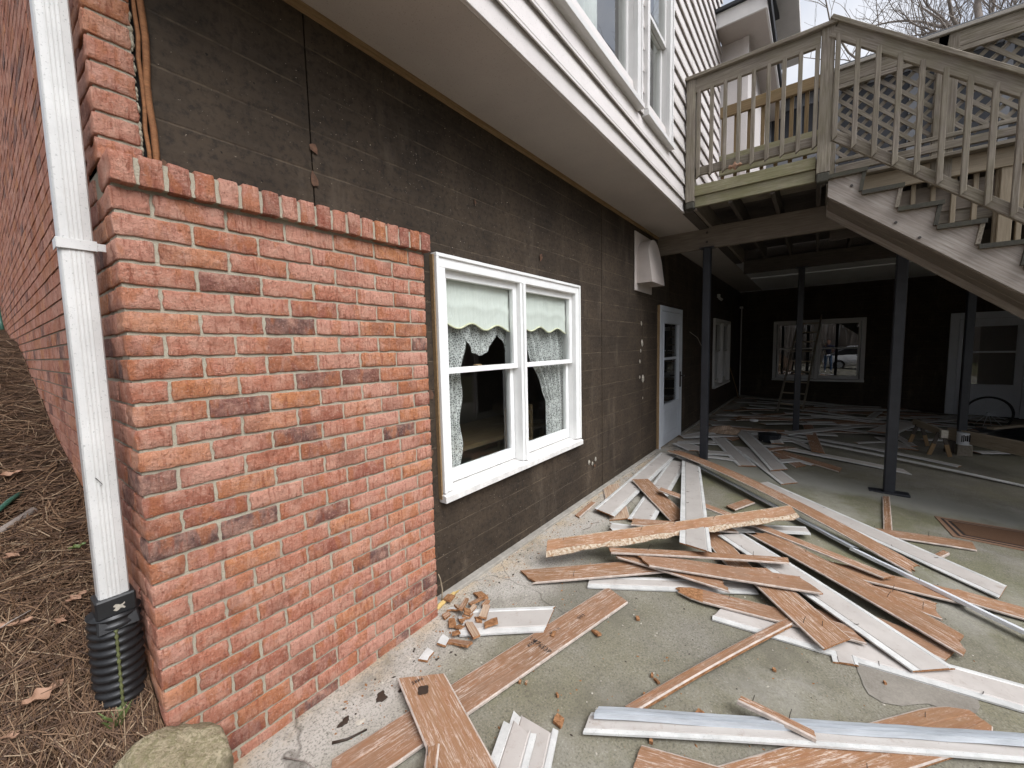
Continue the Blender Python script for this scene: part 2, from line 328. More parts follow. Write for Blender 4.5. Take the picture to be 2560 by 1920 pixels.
t = NT('ground_duff'); v = t.obj(False); n1 = t.noise(v, 9, 8, 0.75); n2 = t.noise(t.mapv(v, (60, 25, 25)), 1, 5, 0.7)
c = t.mix(t.ramp(n2, (0.35, 0.0), (0.65, 1.0)), (0.035, 0.021, 0.013), (0.10, 0.06, 0.036))
c = t.mix(t.ramp(n1, (0.4, 0.0), (0.7, 0.7)), c, (0.035, 0.022, 0.014))
M['duff'] = t.finish(c, 0.95, n2, 0.8, 0.02, spec=0.1)
t = NT('yard_ground'); v = t.obj(False); n1 = t.noise(v, 0.35, 6, 0.6); n2 = t.noise(v, 6, 6, 0.7)
c = t.mix(t.ramp(n1, (0.4, 0.0), (0.6, 1.0)), (0.10, 0.07, 0.042), (0.06, 0.07, 0.028))
c = t.mix(t.ramp(n2, (0.35, 0.5), (0.6, 0.0)), c, (0.05, 0.036, 0.024))
M['yard'] = t.finish(c, 0.95, n2, 0.6, 0.05, spec=0.1)
t = NT('pine_needle'); at = t.n('ShaderNodeAttribute', attribute_name='tone').outputs['Fac']
M['needle'] = t.finish(t.ramp(at, (0.0, (0.04, 0.021, 0.012)), (0.45, (0.09, 0.048, 0.026)), (0.85, (0.17, 0.10, 0.055)), (1.0, (0.29, 0.21, 0.135))), 0.7, spec=0.3)
t = NT('dead_leaf'); v = t.obj(); n1 = t.noise(v, 30, 4)
M['leaf'] = t.finish(t.mix(n1, (0.22, 0.12, 0.07), (0.36, 0.22, 0.15)), 0.75, n1, 0.4, 0.004)
M['greenleaf'] = paint('green_leaf', (0.12, 0.16, 0.05), 0.5, 0.2, 20)
t = NT('mossy_stone'); v = t.obj(False); n1 = t.noise(v, 9, 7, 0.7); n2 = t.noise(v, 70, 4, 0.7)
c = t.mix(t.ramp(n1, (0.35, 0.0), (0.65, 1.0)), (0.22, 0.18, 0.115), (0.44, 0.375, 0.255))
c = t.mix(t.ramp(n2, (0.45, 0.0), (0.58, 0.6)), c, (0.13, 0.12, 0.055)); c = t.mix(t.ramp(t.noise(v, 4, 5, 0.7), (0.52, 0.0), (0.66, 0.7)), c, (0.14, 0.115, 0.075))
M['stone'] = t.finish(c, 0.95, t.math('ADD', n1, t.math('MULTIPLY', n2, 0.5)), 0.9, 0.03, spec=0.15)
M['hose'] = paint('green_hose', (0.03, 0.10, 0.07), 0.4, 0.1, 10)
t = NT('door_mat'); v = t.obj(False); n1 = t.noise(v, 180, 3)
M['mat'] = t.finish(t.mix(n1, (0.075, 0.042, 0.026), (0.15, 0.088, 0.055)), 0.98, n1, 1.0, 0.01, spec=0.05)
M['matdark'] = paint('mat_dark_band', (0.022, 0.015, 0.012), 0.95, 0.1, 40)
M['matlight'] = paint('mat_border', (0.20, 0.115, 0.07), 0.95, 0.1, 40)
M['chip'] = M['hbE']
M['print'] = paint('stamp_ink', (0.03, 0.025, 0.025), 0.8, 0.3, 60)
M['skin'] = paint('skin', (0.52, 0.30, 0.22), 0.55, 0.04, 10)
M['navy'] = paint('navy_cloth', (0.02, 0.025, 0.06), 0.9, 0.15, 12)
M['denim'] = paint('blue_denim', (0.10, 0.17, 0.30), 0.9, 0.15, 14)
M['hair'] = paint('dark_hair', (0.02, 0.015, 0.012), 0.6, 0.1, 30)
M['shoe'] = paint('white_shoe', (0.7, 0.68, 0.64), 0.6, 0.1, 10)
M['car'] = paint('white_car_paint', (0.78, 0.79, 0.80), 0.2, 0.02, 2)
M['tyre'] = paint('tyre_rubber', (0.02, 0.02, 0.02), 0.8, 0.1, 20)
M['spray'] = paint('orange_foam', (0.60, 0.42, 0.16), 0.9, 0.2, 40)
M['caulk'] = paint('pale_caulk', (0.46, 0.42, 0.35), 0.8, 0.2, 40)
M['red'] = paint('red_label', (0.45, 0.04, 0.03), 0.5, 0.05, 10)
M['tarp'] = paint('black_tarp', (0.02, 0.022, 0.026), 0.4, 0.1, 6)

# ------------------------------------------------------------------ mesh helpers
W = {}
def link(o, parent=None, mat=None):
    COL.objects.link(o)
    mw = mat if mat is not None else Matrix.Identity(4)
    o.matrix_basis = mw; W[o] = mw.copy()
    if parent is not None:
        o.parent = parent; o.matrix_parent_inverse = W[parent].inverted()
    return o
def empty(name, loc, label, cat, group=None):
    o = bpy.data.objects.new(name, None); o.empty_display_size = 0.1
    link(o, None, Matrix.Translation(loc)); return tag(o, label, cat, group)
def tag(o, label=None, cat=None, group=None, kind=None):
    if label: o['label'] = label
    if cat: o['category'] = cat
    if group: o['group'] = group
    if kind: o['kind'] = kind
    return o
def mesh(name, vs, fs, mats, fm=None, smooth=False):
    me = bpy.data.meshes.new(name); me.from_pydata([tuple(v) for v in vs], [], fs)
    for m in (mats if isinstance(mats, (list, tuple)) else [mats]): me.materials.append(m)
    if fm is not None: me.polygons.foreach_set('material_index', fm)
    if smooth: me.polygons.foreach_set('use_smooth', [True]*len(me.polygons))
    me.update(); return me
def put(name, me, parent=None, mat=None):
    return link(bpy.data.objects.new(name, me), parent, mat)
class MB:
    def __init__(s): s.v = []; s.f = []; s.m = []
    def box(s, x0, x1, y0, y1, z0, z1, mi=0):
        if x0 > x1: x0, x1 = x1, x0
        if y0 > y1: y0, y1 = y1, y0
        if z0 > z1: z0, z1 = z1, z0
        b = len(s.v)
        s.v += [(x0,y0,z0),(x1,y0,z0),(x1,y1,z0),(x0,y1,z0),(x0,y0,z1),(x1,y0,z1),(x1,y1,z1),(x0,y1,z1)]
        for f in ((3,2,1,0),(4,5,6,7),(0,1,5,4),(1,2,6,5),(2,3,7,6),(3,0,4,7)): s.f.append(tuple(b+i for i in f)); s.m.append(mi)
    def quad(s, a, b, c, d, mi=0):
        n = len(s.v); s.v += [a, b, c, d]; s.f.append((n, n+1, n+2, n+3)); s.m.append(mi)
    def prism(s, pts, d, mi=0, cap=True):     # closed polygon pts (3d), swept by vector d
        n = len(pts); b = len(s.v); d = Vector(d)
        s.v += [tuple(p) for p in pts] + [tuple(Vector(p)+d) for p in pts]
        for i in range(n): s.f.append((b+i, b+(i+1) % n, b+n+(i+1) % n, b+n+i)); s.m.append(mi)
        if cap: s.f.append(tuple(b+i for i in reversed(range(n)))); s.m.append(mi); s.f.append(tuple(b+n+i for i in range(n))); s.m.append(mi)
    def tube(s, pts, rads, k=6, mi=0, cap=True):
        pts = [Vector(p) for p in pts]; b = len(s.v); up = Vector((0.12, 0.31, 0.94)).normalized()
        for i, p in enumerate(pts):
            tdir = (pts[min(i+1, len(pts)-1)] - pts[max(i-1, 0)]).normalized()
            a = tdir.cross(up)
            if a.length < 0.05: a = tdir.cross(Vector((1, 0, 0)))
            a.normalize(); c = tdir.cross(a); r = rads[i] if isinstance(rads, (list, tuple)) else rads
            for j in range(k):
                an = 2*math.pi*j/k
                s.v.append(tuple(p + a*(math.cos(an)*r) + c*(math.sin(an)*r)))
        for i in range(len(pts)-1):
            for j in range(k):
                s.f.append((b+i*k+j, b+i*k+(j+1) % k, b+(i+1)*k+(j+1) % k, b+(i+1)*k+j)); s.m.append(mi)
        if cap:
            s.f.append(tuple(b+j for j in reversed(range(k)))); s.m.append(mi)
            e = b+(len(pts)-1)*k; s.f.append(tuple(e+j for j in range(k))); s.m.append(mi)
    def grid(s, fn, nu, nv, mi=0):
        b = len(s.v)
        for i in range(nu+1):
            for j in range(nv+1): s.v.append(tuple(fn(i/nu, j/nv)))
        for i in range(nu):
            for j in range(nv):
                s.f.append((b+i*(nv+1)+j, b+(i+1)*(nv+1)+j, b+(i+1)*(nv+1)+j+1, b+i*(nv+1)+j+1)); s.m.append(mi)
    def build(s, name, mats, parent=None, mat=None, bevel=0.0, smooth=False):
        me = mesh(name, s.v, s.f, mats, s.m, smooth)
        bm = bmesh.new(); bm.from_mesh(me); bmesh.ops.recalc_face_normals(bm, faces=bm.faces)
        if bevel:
            bmesh.ops.bevel(bm, geom=[e for e in bm.edges], offset=bevel, segments=1, affect='EDGES', clamp_overlap=True)
        bm.to_mesh(me); bm.free()
        return put(name, me, parent, mat)
_bar = {}
def bar_mesh(L, w, h, mat, cut=0.0):
    key = (round(L, 3), round(w, 4), round(h, 4), mat.name, cut)
    if key in _bar: return _bar[key]
    c = min(0.004, w*0.2, h*0.2); vs = []; fs = []
    sec = [(-w/2+c, -h/2), (w/2-c, -h/2), (w/2, -h/2+c), (w/2, h/2-c), (w/2-c, h/2), (-w/2+c, h/2), (-w/2, h/2-c), (-w/2, -h/2+c)]
    for x in (-L/2, L/2):
        for (a, b) in sec:
            xx = x + (cut*(a/w+0.5) if x < 0 else 0)      # optional bevelled lower end
            vs.append((xx, a, b))
    for i in range(8): fs.append((i, (i+1) % 8, 8+(i+1) % 8, 8+i))
    fs.append(tuple(range(7, -1, -1))); fs.append(tuple(range(8, 16)))
    me = mesh('bar', vs, fs, mat); _bar[key] = me; return me
def frame(p1, p2, up=(0, 0, 1)):
    p1 = Vector(p1); p2 = Vector(p2); x = (p2-p1).normalized(); u = Vector(up)
    y = u.cross(x)
    if y.length < 1e-4: y = Vector((0, 1, 0)).cross(x)
    y.normalize(); z = x.cross(y)
    m = Matrix((x, y, z)).transposed().to_4x4(); m.translation = (p1+p2)/2; return m
def bar(name, p1, p2, w, h, mat, parent, up=(0, 0, 1), cut=0.0):
    me = bar_mesh((Vector(p2)-Vector(p1)).length, w, h, mat, cut)
    return put(name, me, parent, frame(p1, p2, up))
def fl(y): return 0.053*(y+0.05)                # patio falls away from the house

# ------------------------------------------------------------------ ground, patio, bank
XB = 14.0                                        # back wing wall
def structure(o): o['kind'] = 'structure'; return o
mb = MB()
def gz(x, y): return -0.75 - 0.02*max(0, -y-6) + 0.9*math.sin(x*0.05)*math.cos(y*0.06)*min(1, max(0, (math.hypot(x, y)-18)/20))
N = 44
def gpos(a): s = (a*2-1); return math.copysign(abs(s)**2.2, s)*600
mb.grid(lambda a, b: (gpos(a), gpos(b), gz(gpos(a), gpos(b))), N, N)
structure(mb.build('ground', M['yard'], smooth=True))
mb = MB()
xs = [-9, -4, -1.5, -0.3, 0.3, 1, 1.8, 2.6, 3.4, 4.2, 5, 6, 7, 8, 10, 12, 14.05]
ys = [-8.5, -6, -4.4, -3.4, -2.8, -2.2, -1.7, -1.2, -0.8, -0.4, 0.06]
b0 = len(mb.v)
for x in xs:
    for y in ys: mb.v.append((x, y, fl(y)))
n = len(ys)
for i in range(len(xs)-1):
    for j in range(n-1): mb.f.append((i*n+j, (i+1)*n+j, (i+1)*n+j+1, i*n+j+1)); mb.m.append(0)
mb.box(-9, 14.05, -8.6, -8.5, -1.4, fl(-8.5)); mb.box(-9.1, -9, -8.5, 0.06, -1.4, fl(-8.5)-0.01)
structure(mb.build('patio', M['concrete']))
# a smoother repair patch in the slab
mb = MB(); pts = []
for k in range(26):
    a = 2*math.pi*k/26; r = 1+0.16*math.sin(3*a+1)+0.1*math.sin(5*a)
    x = 2.66+0.26*r*math.cos(a)*0.55+0.16*r*math.sin(a); y = -2.30-0.20*r*math.sin(a)+0.10*r*math.cos(a)
    pts.append((x, y, fl(y)+0.004))
mb.v = pts; mb.f = [tuple(range(26))]; mb.m = [0]
structure(mb.build('patio_patch', M['patch']))

def bank_z(x, y):
    pr = [(-1.2, -0.2), (-0.75, -0.05), (-0.3, 0.16), (-0.12, 0.27), (0.05, 0.40), (0.43, 0.64), (1.5, 0.92), (3, 1.28), (4.8, 1.72), (7.3, 1.98), (11, 2.3), (20, 3.0), (40, 4.0)]
    for (a, za), (b, zb) in zip(pr, pr[1:]):
        if y <= b: 
            s = max(0, (y-a)/(b-a)); z = za+(zb-za)*s; break
    else: z = pr[-1][1]
    z += 0.05*mnoise.noise(Vector((x*1.6, y*1.6, 3.1))) + 0.018*mnoise.noise(Vector((x*7, y*7, 1.7)))
    return z
mb = MB()
def bx(a): return 0.31 - 12*(a**2.2)
def by(b): return -1.2 + 40*(b**2.0)
mb.grid(lambda a, b: (bx(a), by(b), bank_z(bx(a), by(b))), 50, 90)
structure(mb.build('pine_straw_bank', M['duff'], smooth=True))
# needles: uncountable litter, one mesh
rs = np.random.RandomState(3)
def needles(n, xr, yr, lmin, lmax, w):
    vs = []; fs = []; tn = []
    for i in range(n):
        x = xr(rs.rand()); y = yr(rs.rand()); L = lmin+(lmax-lmin)*rs.rand(); a = rs.rand()*6.283
        dx, dy = math.cos(a), math.sin(a); t0 = rs.rand(); cu = (rs.rand()-0.5)*0.5
        k = len(vs); up = 0.004+0.02*rs.rand()**2; slope = (rs.rand()-0.5)*0.16
        for s in (-0.5, 0.0, 0.5):
            bend = cu*(s*s)*L
            px = x+dx*s*L-dy*bend; py = y+dy*s*L+dx*bend
            pxc = min(px, 0.285) if py > -0.13 else px
            z = bank_z(pxc, py)+up+slope*s*L+0.004
            vs.append((pxc-dy*w, py+dx*w, z)); vs.append((pxc+dy*w, py-dx*w, z+0.0015))
        fs.append((k, k+1, k+3, k+2)); fs.append((k+2, k+3, k+5, k+4)); tn += [t0]*6
    return vs, fs, tn
v1, f1, t1 = needles(15000, lambda r: 0.30-0.95*r, lambda r: -0.45+1.5*r, 0.07, 0.17, 0.0010)
v2, f2, t2 = needles(16000, lambda r: 0.30-2.0*r, lambda r: 0.9+6.5*r**1.5, 0.09, 0.22, 0.0017)
o = len(v1); vs = v1+v2; fs = f1+[tuple(i+o for i in f) for f in f2]
me = mesh('pine_needles', vs, fs, M['needle'])
at = me.attributes.new('tone', 'FLOAT', 'POINT'); at.data.foreach_set('value', t1+t2)
o = put('pine_needles', me); o['kind'] = 'stuff'; o['label'] = 'loose brown pine needles covering the bank beside the brick wall'

# ------------------------------------------------------------------ house
house = empty('house', (0.3, 0, 0), 'two storey house with red brick corner, bare dark sheathing and pale clapboard overhang above', 'house')
BH, BL, J = 0.0655, 0.197, 0.0105; CO = 0.0762; PI = BL+J-0.0005
ZT = 2.106
def brick_mesh(L, D, H, seed, cuts=(12, 3, 5)):
    rr = random.Random(seed); nx, ny, nz = cuts; idx = {}; vs = []; fs = []
    def pos(i, n, S):
        if i == 0: return -S/2
        if i == n: return S/2
        return (-S/2+0.0032) + (i-1)/(n-2)*(S-0.0064) if n > 2 else 0.0
    def vert(i, j, k):
        key = (i, j, k)
        if key in idx: return idx[key]
        x, y, z = (pos(i, nx, L), pos(j, ny, D), pos(k, nz, H))
        e = (i in (0, nx))+(j in (0, ny))+(k in (0, nz))
        r = 0.0018 if e >= 2 else 0.0
        if e >= 2:
            if i in (0, nx): x -= math.copysign(r*rr.uniform(0.5, 1.3), x)
            if j in (0, ny): y -= math.copysign(r*rr.uniform(0.5, 1.3), y)
            if k in (0, nz): z -= math.copysign(r*rr.uniform(0.2, 1.0), z)
        q = Vector((x*14+seed*3.1, y*14, z*26))
        y += (0.0028*mnoise.noise(q) + 0.004*max(0, mnoise.noise(q*2.1)-0.2)) if j <= 1 else 0
        x += 0.005*mnoise.noise(q*1.5+Vector((5, 1, 2)))*(abs(x)/(L/2))**2; z += 0.0042*mnoise.noise(Vector((x*34+seed*7.7, y*10, z*9+4.2)))
        idx[key] = len(vs); vs.append((x, y, z)); return idx[key]
    for i in range(nx):
        for k in range(nz):
            fs.append((vert(i, 0, k), vert(i+1, 0, k), vert(i+1, 0, k+1), vert(i, 0, k+1)))
            fs.append((vert(i, ny, k), vert(i, ny, k+1), vert(i+1, ny, k+1), vert(i+1, ny, k)))
    for i in range(nx):
        for j in range(ny):
            fs.append((vert(i, j, 0), vert(i, j+1, 0), vert(i+1, j+1, 0), vert(i+1, j, 0)))
            fs.append((vert(i, j, nz), vert(i+1, j, nz), vert(i+1, j+1, nz), vert(i, j+1, nz)))
    for j in range(ny):
        for k in range(nz):
            fs.append((vert(0, j, k), vert(0, j, k+1), vert(0, j+1, k+1), vert(0, j+1, k)))
            fs.append((vert(nx, j, k), vert(nx, j+1, k), vert(nx, j+1, k+1), vert(nx, j, k+1)))
    return mesh('brick', vs, fs, M['brick'], smooth=True)
_bk = {}
def brick(cx, cy, cz, L, D, H, parent, rz=0.0, cuts=(12, 3, 5), nv=6):
    key = (round(L, 3), round(D, 3), round(H, 3))
    if key not in _bk: _bk[key] = [brick_mesh(L, D, H, 11*len(_bk)+s, cuts) for s in range(nv)]
    me = R.choice(_bk[key])
    m = Matrix.Translation((cx, cy, cz)) @ Matrix.Rotation(rz + R.uniform(-0.004, 0.004), 4, 'Z') @ Matrix.Rotation(R.uniform(-0.006, 0.006), 4, 'Y')
    return put('brick', me, parent, m)
FX0, FX1, FY = 0.293, 1.535, -0.12
mb = MB(); mb.box(FX0+0.007, FX1-0.005, FY+0.0075, -0.018, -0.12, ZT+0.092); veneer = mb.build('brick_veneer', M['mortar'], house)
ncourse = 29
for k in range(ncourse):
    zc = ZT - 0.004 - CO*(k+0.5)
    x = FX0
    half = (k % 2 == 0)
    first = True
    while x < FX1-0.03:
        L = (BL-J)/2 if (first and half) else BL
        if x+L > FX1-0.05: L = FX1-x
        if first:                       # corner bricks show on both faces
            D = BL if half else 0.094
            brick(x+L/2, FY+D/2, zc, L, D, BH, veneer, cuts=(7 if half else 12, 7, 5))
        else:
            brick(x+L/2, FY+0.045+R.uniform(-0.002, 0.002), zc+R.uniform(-0.0015, 0.0015), L, 0.09, BH, veneer)
        x += L+J; first = False
# rowlock cap, one brick on edge after another
nr = 18; pit = (1.572-0.293)/nr
for i in range(nr):
    brick(0.293+(pit-0.0135)/2+pit*i, (-0.085 if i else -0.066)+R.uniform(-0.003, 0.003), 2.155+R.uniform(-0.002, 0.002), pit-0.0135, 0.13 if i else 0.17, 0.092+R.uniform(-0.003, 0.003), veneer, cuts=(6, 4, 7), nv=7)
mb = MB(); mb.box(0.303, 1.556, -0.141, -0.025, 2.112, 2.192); mb.box(0.306, 0.33, -0.025, 0.0, 2.10, 2.19); mb.build('rowlock_mortar', M['mortar'], veneer)
# upper corner column
mb = MB(); mb.box(0.30, 0.402, -0.004, 0.30, 2.19, 3.09); col = mb.build('corner_column', M['mortar'], house)
for k in range(12):
    zc = 2.206+CO*(k+0.45)
    if zc > 3.07: break
    L = 0.112
    brick(0.293+L/2+R.uniform(-0.003, 0.003), -0.012+0.1, zc, L, 0.2, BH, col, cuts=(7, 5, 5), nv=6)
# ragged mortar squeezed out along the column and the rusty strip beside it
mb = MB()
for i in range(46):
    z = 2.2+0.85*i/46+R.uniform(-0.01, 0.01); s = R.uniform(0.005, 0.012)
    mb.grid(lambda a, b: (0.405+s*0.6*math.sin(a*3.14)*math.cos(b*6.28)*1.3, 0.0+s*math.sin(a*3.14)*math.sin(b*6.28), z+s*1.3*math.cos(a*3.14)), 4, 5)
o = mb.build('squeezed_mortar', M['mortar'], col, smooth=True); o['kind'] = 'stuff'
mb = MB(); mb.tube([(0.437+0.004*math.sin(i*1.3), -0.012+0.003*math.sin(i*2.1), 2.2+0.075*i) for i in range(13)], 0.010, 6)
mb.tube([(0.422+0.003*math.sin(i*2.3), -0.004, 2.2+0.075*i) for i in range(13)], 0.007, 5)
mb.build('corner_strip', M['orangewood'], house, smooth=True)
# side wall: nearest bricks singly, the rest as one
SX = 0.293
mb = MB(); mb.box(SX+0.009, SX+0.10, -0.10, 0.02, -0.1, 2.19); mb.box(SX+0.007, SX+0.10, 0.02, 11.0, -0.1, 6.2); side = mb.build('side_brick_wall', M['mortar'], house)
stuff = MB()
zk0 = ZT-0.004-CO*0.5
for k in range(-52, 28):
    zc = zk0-CO*k
    half = (k % 2 == 0)
    y = (FY + (BL if half else 0.094) + J) if zc < ZT else (0.002+0.2+J if half else 0.002+0.1+J)
    if zc > 3.05: y = -0.0
    while y < 10.8:
        if bank_z(SX, y) - 0.06 < zc+0.03:
            if y < 0.62 and zc < 3.05:
                m = Matrix.Rotation(math.pi/2, 4, 'Z')
                brick(SX+0.045, y+BL/2, zc, BL, 0.09, BH, side, rz=-math.pi/2)
            else:
                d = R.uniform(-0.0015, 0.0015); a = R.uniform(0, 0.004)
                stuff.box(SX+d, SX+0.06, y, y+BL-a, zc-BH/2, zc+BH/2)
        y += BL+J
o = stuff.build('far_brick', M['brick'], side); o['kind'] = 'stuff'

# panels with rectangular openings
def cut_rects(x0, x1, z0, z1, holes):
    xsr = sorted({x0, x1, *[min(max(h[0], x0), x1) for h in holes], *[min(max(h[1], x0), x1) for h in holes]})
    out = []
    for a, b in zip(xsr, xsr[1:]):
        if b-a < 1e-4: continue
        seg = [(z0, z1)]
        for h in holes:
            if h[0] < (a+b)/2 < h[1]:
                ns = []
                for p, q in seg:
                    if h[2] > p: ns.append((p, min(q, h[2])))
                    if h[3] < q: ns.append((max(p, h[3]), q))
                seg = [s for s in ns if s[1]-s[0] > 1e-4]
        for p, q in seg: out.append((a, b, p, q))
    return out
W1 = (1.72, 3.51, 0.66, 2.12); D1 = (6.09, 7.28, -0.05, 2.14); W2 = (10.07, 12.05, 0.57, 2.12)
holes = [W1, D1, W2]
seams = [0.428, 1.0, 3.575, 4.12, 5.40, 6.62, 7.84, 9.06, 10.3, 11.5, 12.72, XB-0.002]
mb = MB(); 
for a, b, p, q in cut_rects(0.40, XB+0.1, -0.12, 3.09, holes): mb.box(a, b, 0.016, 0.10, p, q)
sheathing = mb.build('sheathing_wall', M['dark'], house)
for i, (a, b) in enumerate(zip(seams, seams[1:])):
    mb = MB(); yo = R.uniform(-0.003, 0.003)
    for r in cut_rects(a+0.003, b-0.003, -0.09, 3.085, holes): mb.box(r[0], r[1], yo, 0.016, r[2], r[3])
    mb.build('sheathing_panel', M['sheath'], sheathing)
# torn paper flaps, staples and caulk blobs left on the sheathing
mb = MB()
for (x, z, s) in [(1.01, 2.5, 0.025), (1.0, 2.36, 0.03), (0.46, 2.24, 0.022), (2.9, 2.32, 0.03), (2.1, 2.55, 0.02), (3.9, 0.3, 0.02), (1.62, 1.7, 0.025), (1.64, 1.3, 0.03), (1.63, 0.95, 0.025)]:
    pts = [(x+s*math.cos(a)*R.uniform(.4, 1), -0.006-R.uniform(0, 0.008), z+s*1.4*math.sin(a)*R.uniform(.4, 1)) for a in [k*0.9 for k in range(7)]]
    n = len(mb.v); mb.v += pts; mb.f.append(tuple(range(n, n+7))); mb.m.append(0)
o = mb.build('torn_paper', M['rust'], sheathing); o['kind'] = 'stuff'
mb = MB()
for (x, z, s) in [(3.78, 0.36, 0.022), (3.86, 0.33, 0.018), (3.94, 0.36, 0.022), (5.35, 1.86, 0.025), (5.38, 1.60, 0.04), (5.33, 1.50, 0.02), (5.30, 1.36, 0.022), (5.42, 1.12, 0.045), (5.3, 1.15, 0.02), (5.42, 0.86, 0.015)]:
    mb.grid(lambda a, b: (x+s*math.sin(a*3.14)*math.cos(b*6.28)*(1+0.5*math.sin(b*19+x*9)), -0.003-s*0.12*abs(math.sin(a*3.14)), z+s*math.cos(a*3.14)*(1+0.4*math.sin(b*13+a*5))), 5, 9)
o = mb.build('caulk_blob', M['caulk'], sheathing, smooth=True); o['kind'] = 'stuff'
# pale footing ledge at the wall base
mb = MB(); mb.box(1.54, 6.05, -0.055, 0.0, -0.06, 0.022); mb.box(7.3, XB, -0.05, 0.0, -0.06, 0.022)
mb.build('footing_ledge', M['ledge'], house, bevel=0.004)

# --- windows: local X right seen from outside, Y into the wall, Z up
MAIN = Matrix.Identity(4)
BACK = Matrix(((0, 1, 0, XB), (-1, 0, 0, 0), (0, 0, 1, 0), (0, 0, 0, 1)))
def window(parent, T, x0, x1, z0, z1, units, cas=0.075, fm='white', gm='glass', y0=0.0, sillmat='sill', muntin=False):
    mb = MB(); yf = y0-0.038
    w2 = 0.055
    # mitred casing with a raised back band
    for (a, b, c, d) in ((x0, x1, z1-cas, z1), (x0, x0+cas, z0+0.06, z1-cas), (x1-cas, x1, z0+0.06, z1-cas)):
        mb.box(a, b, yf, y0+0.004, c, d)
    bb = 0.016
    mb.box(x0-0.006, x1+0.006, yf-0.012, y0+0.002, z1-bb, z1+0.006); mb.box(x0-0.006, x0+bb, yf-0.012, y0+0.002, z0+0.06, z1-bb); mb.box(x1-bb, x1+0.006, yf-0.012, y0+0.002, z0+0.06, z1-bb)
    n = len(units)
    for (a, b) in zip(units, units[1:]):
        c = (a[1]+b[0])/2; mb.box(a[1], b[0], yf+0.004, y0+0.13, z0+0.06, z1-cas)
        mb.box(c-0.014, c+0.014, yf-0.012, yf+0.004, z0+0.06, z1-cas)
    # jamb liners
    mb.box(x0+cas-0.012, x1-cas+0.012, y0+0.004, y0+0.13, z1-cas, z1-cas+0.02)
    mb.box(x0+cas-0.02, x0+cas, y0+0.004, y0+0.13, z0+0.05, z1-cas); mb.box(x1-cas, x1-cas+0.02, y0+0.004, y0+0.13, z0+0.05, z1-cas)
    win = mb.build('window', M[fm], parent, T, bevel=0.0025)
    mb = MB()
    mb.prism([(x0-0.012, yf-0.025, z0), (x0-0.012, y0+0.12, z0), (x0-0.012, y0+0.12, z0+0.075), (x0-0.012, yf-0.01, z0+0.048), (x0-0.012, yf-0.025, z0+0.042)], (x1-x0+0.024, 0, 0))
    mb.build('sill', M[sillmat], win, T, bevel=0.002)
    zs = z0+0.075; zt = z1-cas; zm = zs+(zt-zs)*0.535
    for (a, b) in units:
        st = 0.045; yu = y0+0.022; yl = y0+0.062
        mb = MB()
        mb.box(a, b, yu-0.018, yu+0.018, zt-0.05, zt); mb.box(a, b, yu-0.018, yu+0.018, zm-0.012, zm+0.026)
        mb.box(a, a+st, yu-0.018, yu+0.018, zm+0.026, zt-0.05); mb.box(b-st, b, yu-0.018, yu+0.018, zm+0.026, zt-0.05)
        mb.build('sash', M[fm], win, T, bevel=0.002)
        mb = MB()
        mb.box(a+0.004, b-0.004, yl-0.018, yl+0.018, zs, zs+0.085); mb.box(a+0.004, b-0.004, yl-0.018, yl+0.018, zm-0.014, zm+0.014)
        mb.box(a+0.004, a+st+0.004, yl-0.018, yl+0.018, zs+0.085, zm-0.014); mb.box(b-st-0.004, b-0.004, yl-0.018, yl+0.018, zs+0.085, zm-0.014)
        mb.build('sash', M[fm], win, T, bevel=0.002)
        mb = MB(); mb.quad((a+st, yu, zm+0.026), (b-st, yu, zm+0.026), (b-st, yu, zt-0.05), (a+st, yu, zt-0.05)); mb.build('pane', M[gm], win, T)
        mb = MB(); mb.quad((a+st, yl, zs+0.085), (b-st, yl, zs+0.085), (b-st, yl, zm-0.014), (a+st, yl, zm-0.014)); mb.build('pane', M[gm], win, T)
        if units[0] == (a, b) and gm == 'glass':
            mb = MB(); mb.box((a+b)/2-0.03, (a+b)/2+0.03, yl-0.01, yl+0.03, zm+0.014, zm+0.035); mb.build('latch', M['tan'], win, T, bevel=0.006)
    return win
win1 = window(house, MAIN, 1.70, 3.527, 0.618, 2.146, [(1.775, 2.562), (2.64, 3.452)])
mb = MB(); mb.box(1.682, 1.693, -0.03, 0.0, 0.64, 2.14); mb.build('casing_edge', M['tan'], win1)
window(house, MAIN, 10.05, 12.07, 0.555, 2.14, [(10.12, 11.02), (11.10, 12.0)], gm='glass2', fm='trimgrey', sillmat='trimgrey')
window(house, BACK, 0.875, 2.89, 0.478, 2.165, [(0.965, 1.84), (1.925, 2.80)], gm='glass2', fm='trimgrey', sillmat='trimgrey')

# --- dim room behind the near window, dark void behind the others
mb = MB()
mb.box(0.42, 5.9, 3.4, 3.5, -0.1, 3.08); mb.box(0.42, 0.5, 0.11, 3.4, -0.1, 3.08); mb.box(5.8, 5.9, 0.11, 3.4, -0.1, 3.08)
mb.box(0.42, 5.9, 0.11, 3.5, -0.2, -0.1); mb.box(0.42, XB, 0.0, 8.0, 3.10, 3.2)  # last box: upper floor slab added to block light from above
mb.build('room_shell', M['room'], house)
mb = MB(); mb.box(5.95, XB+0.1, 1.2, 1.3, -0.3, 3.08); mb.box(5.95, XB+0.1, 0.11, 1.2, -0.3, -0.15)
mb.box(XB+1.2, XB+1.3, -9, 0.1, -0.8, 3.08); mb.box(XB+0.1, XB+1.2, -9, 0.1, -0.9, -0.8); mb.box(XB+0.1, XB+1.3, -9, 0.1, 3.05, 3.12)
mb.build('dark_room_shell', M['dark'], house)

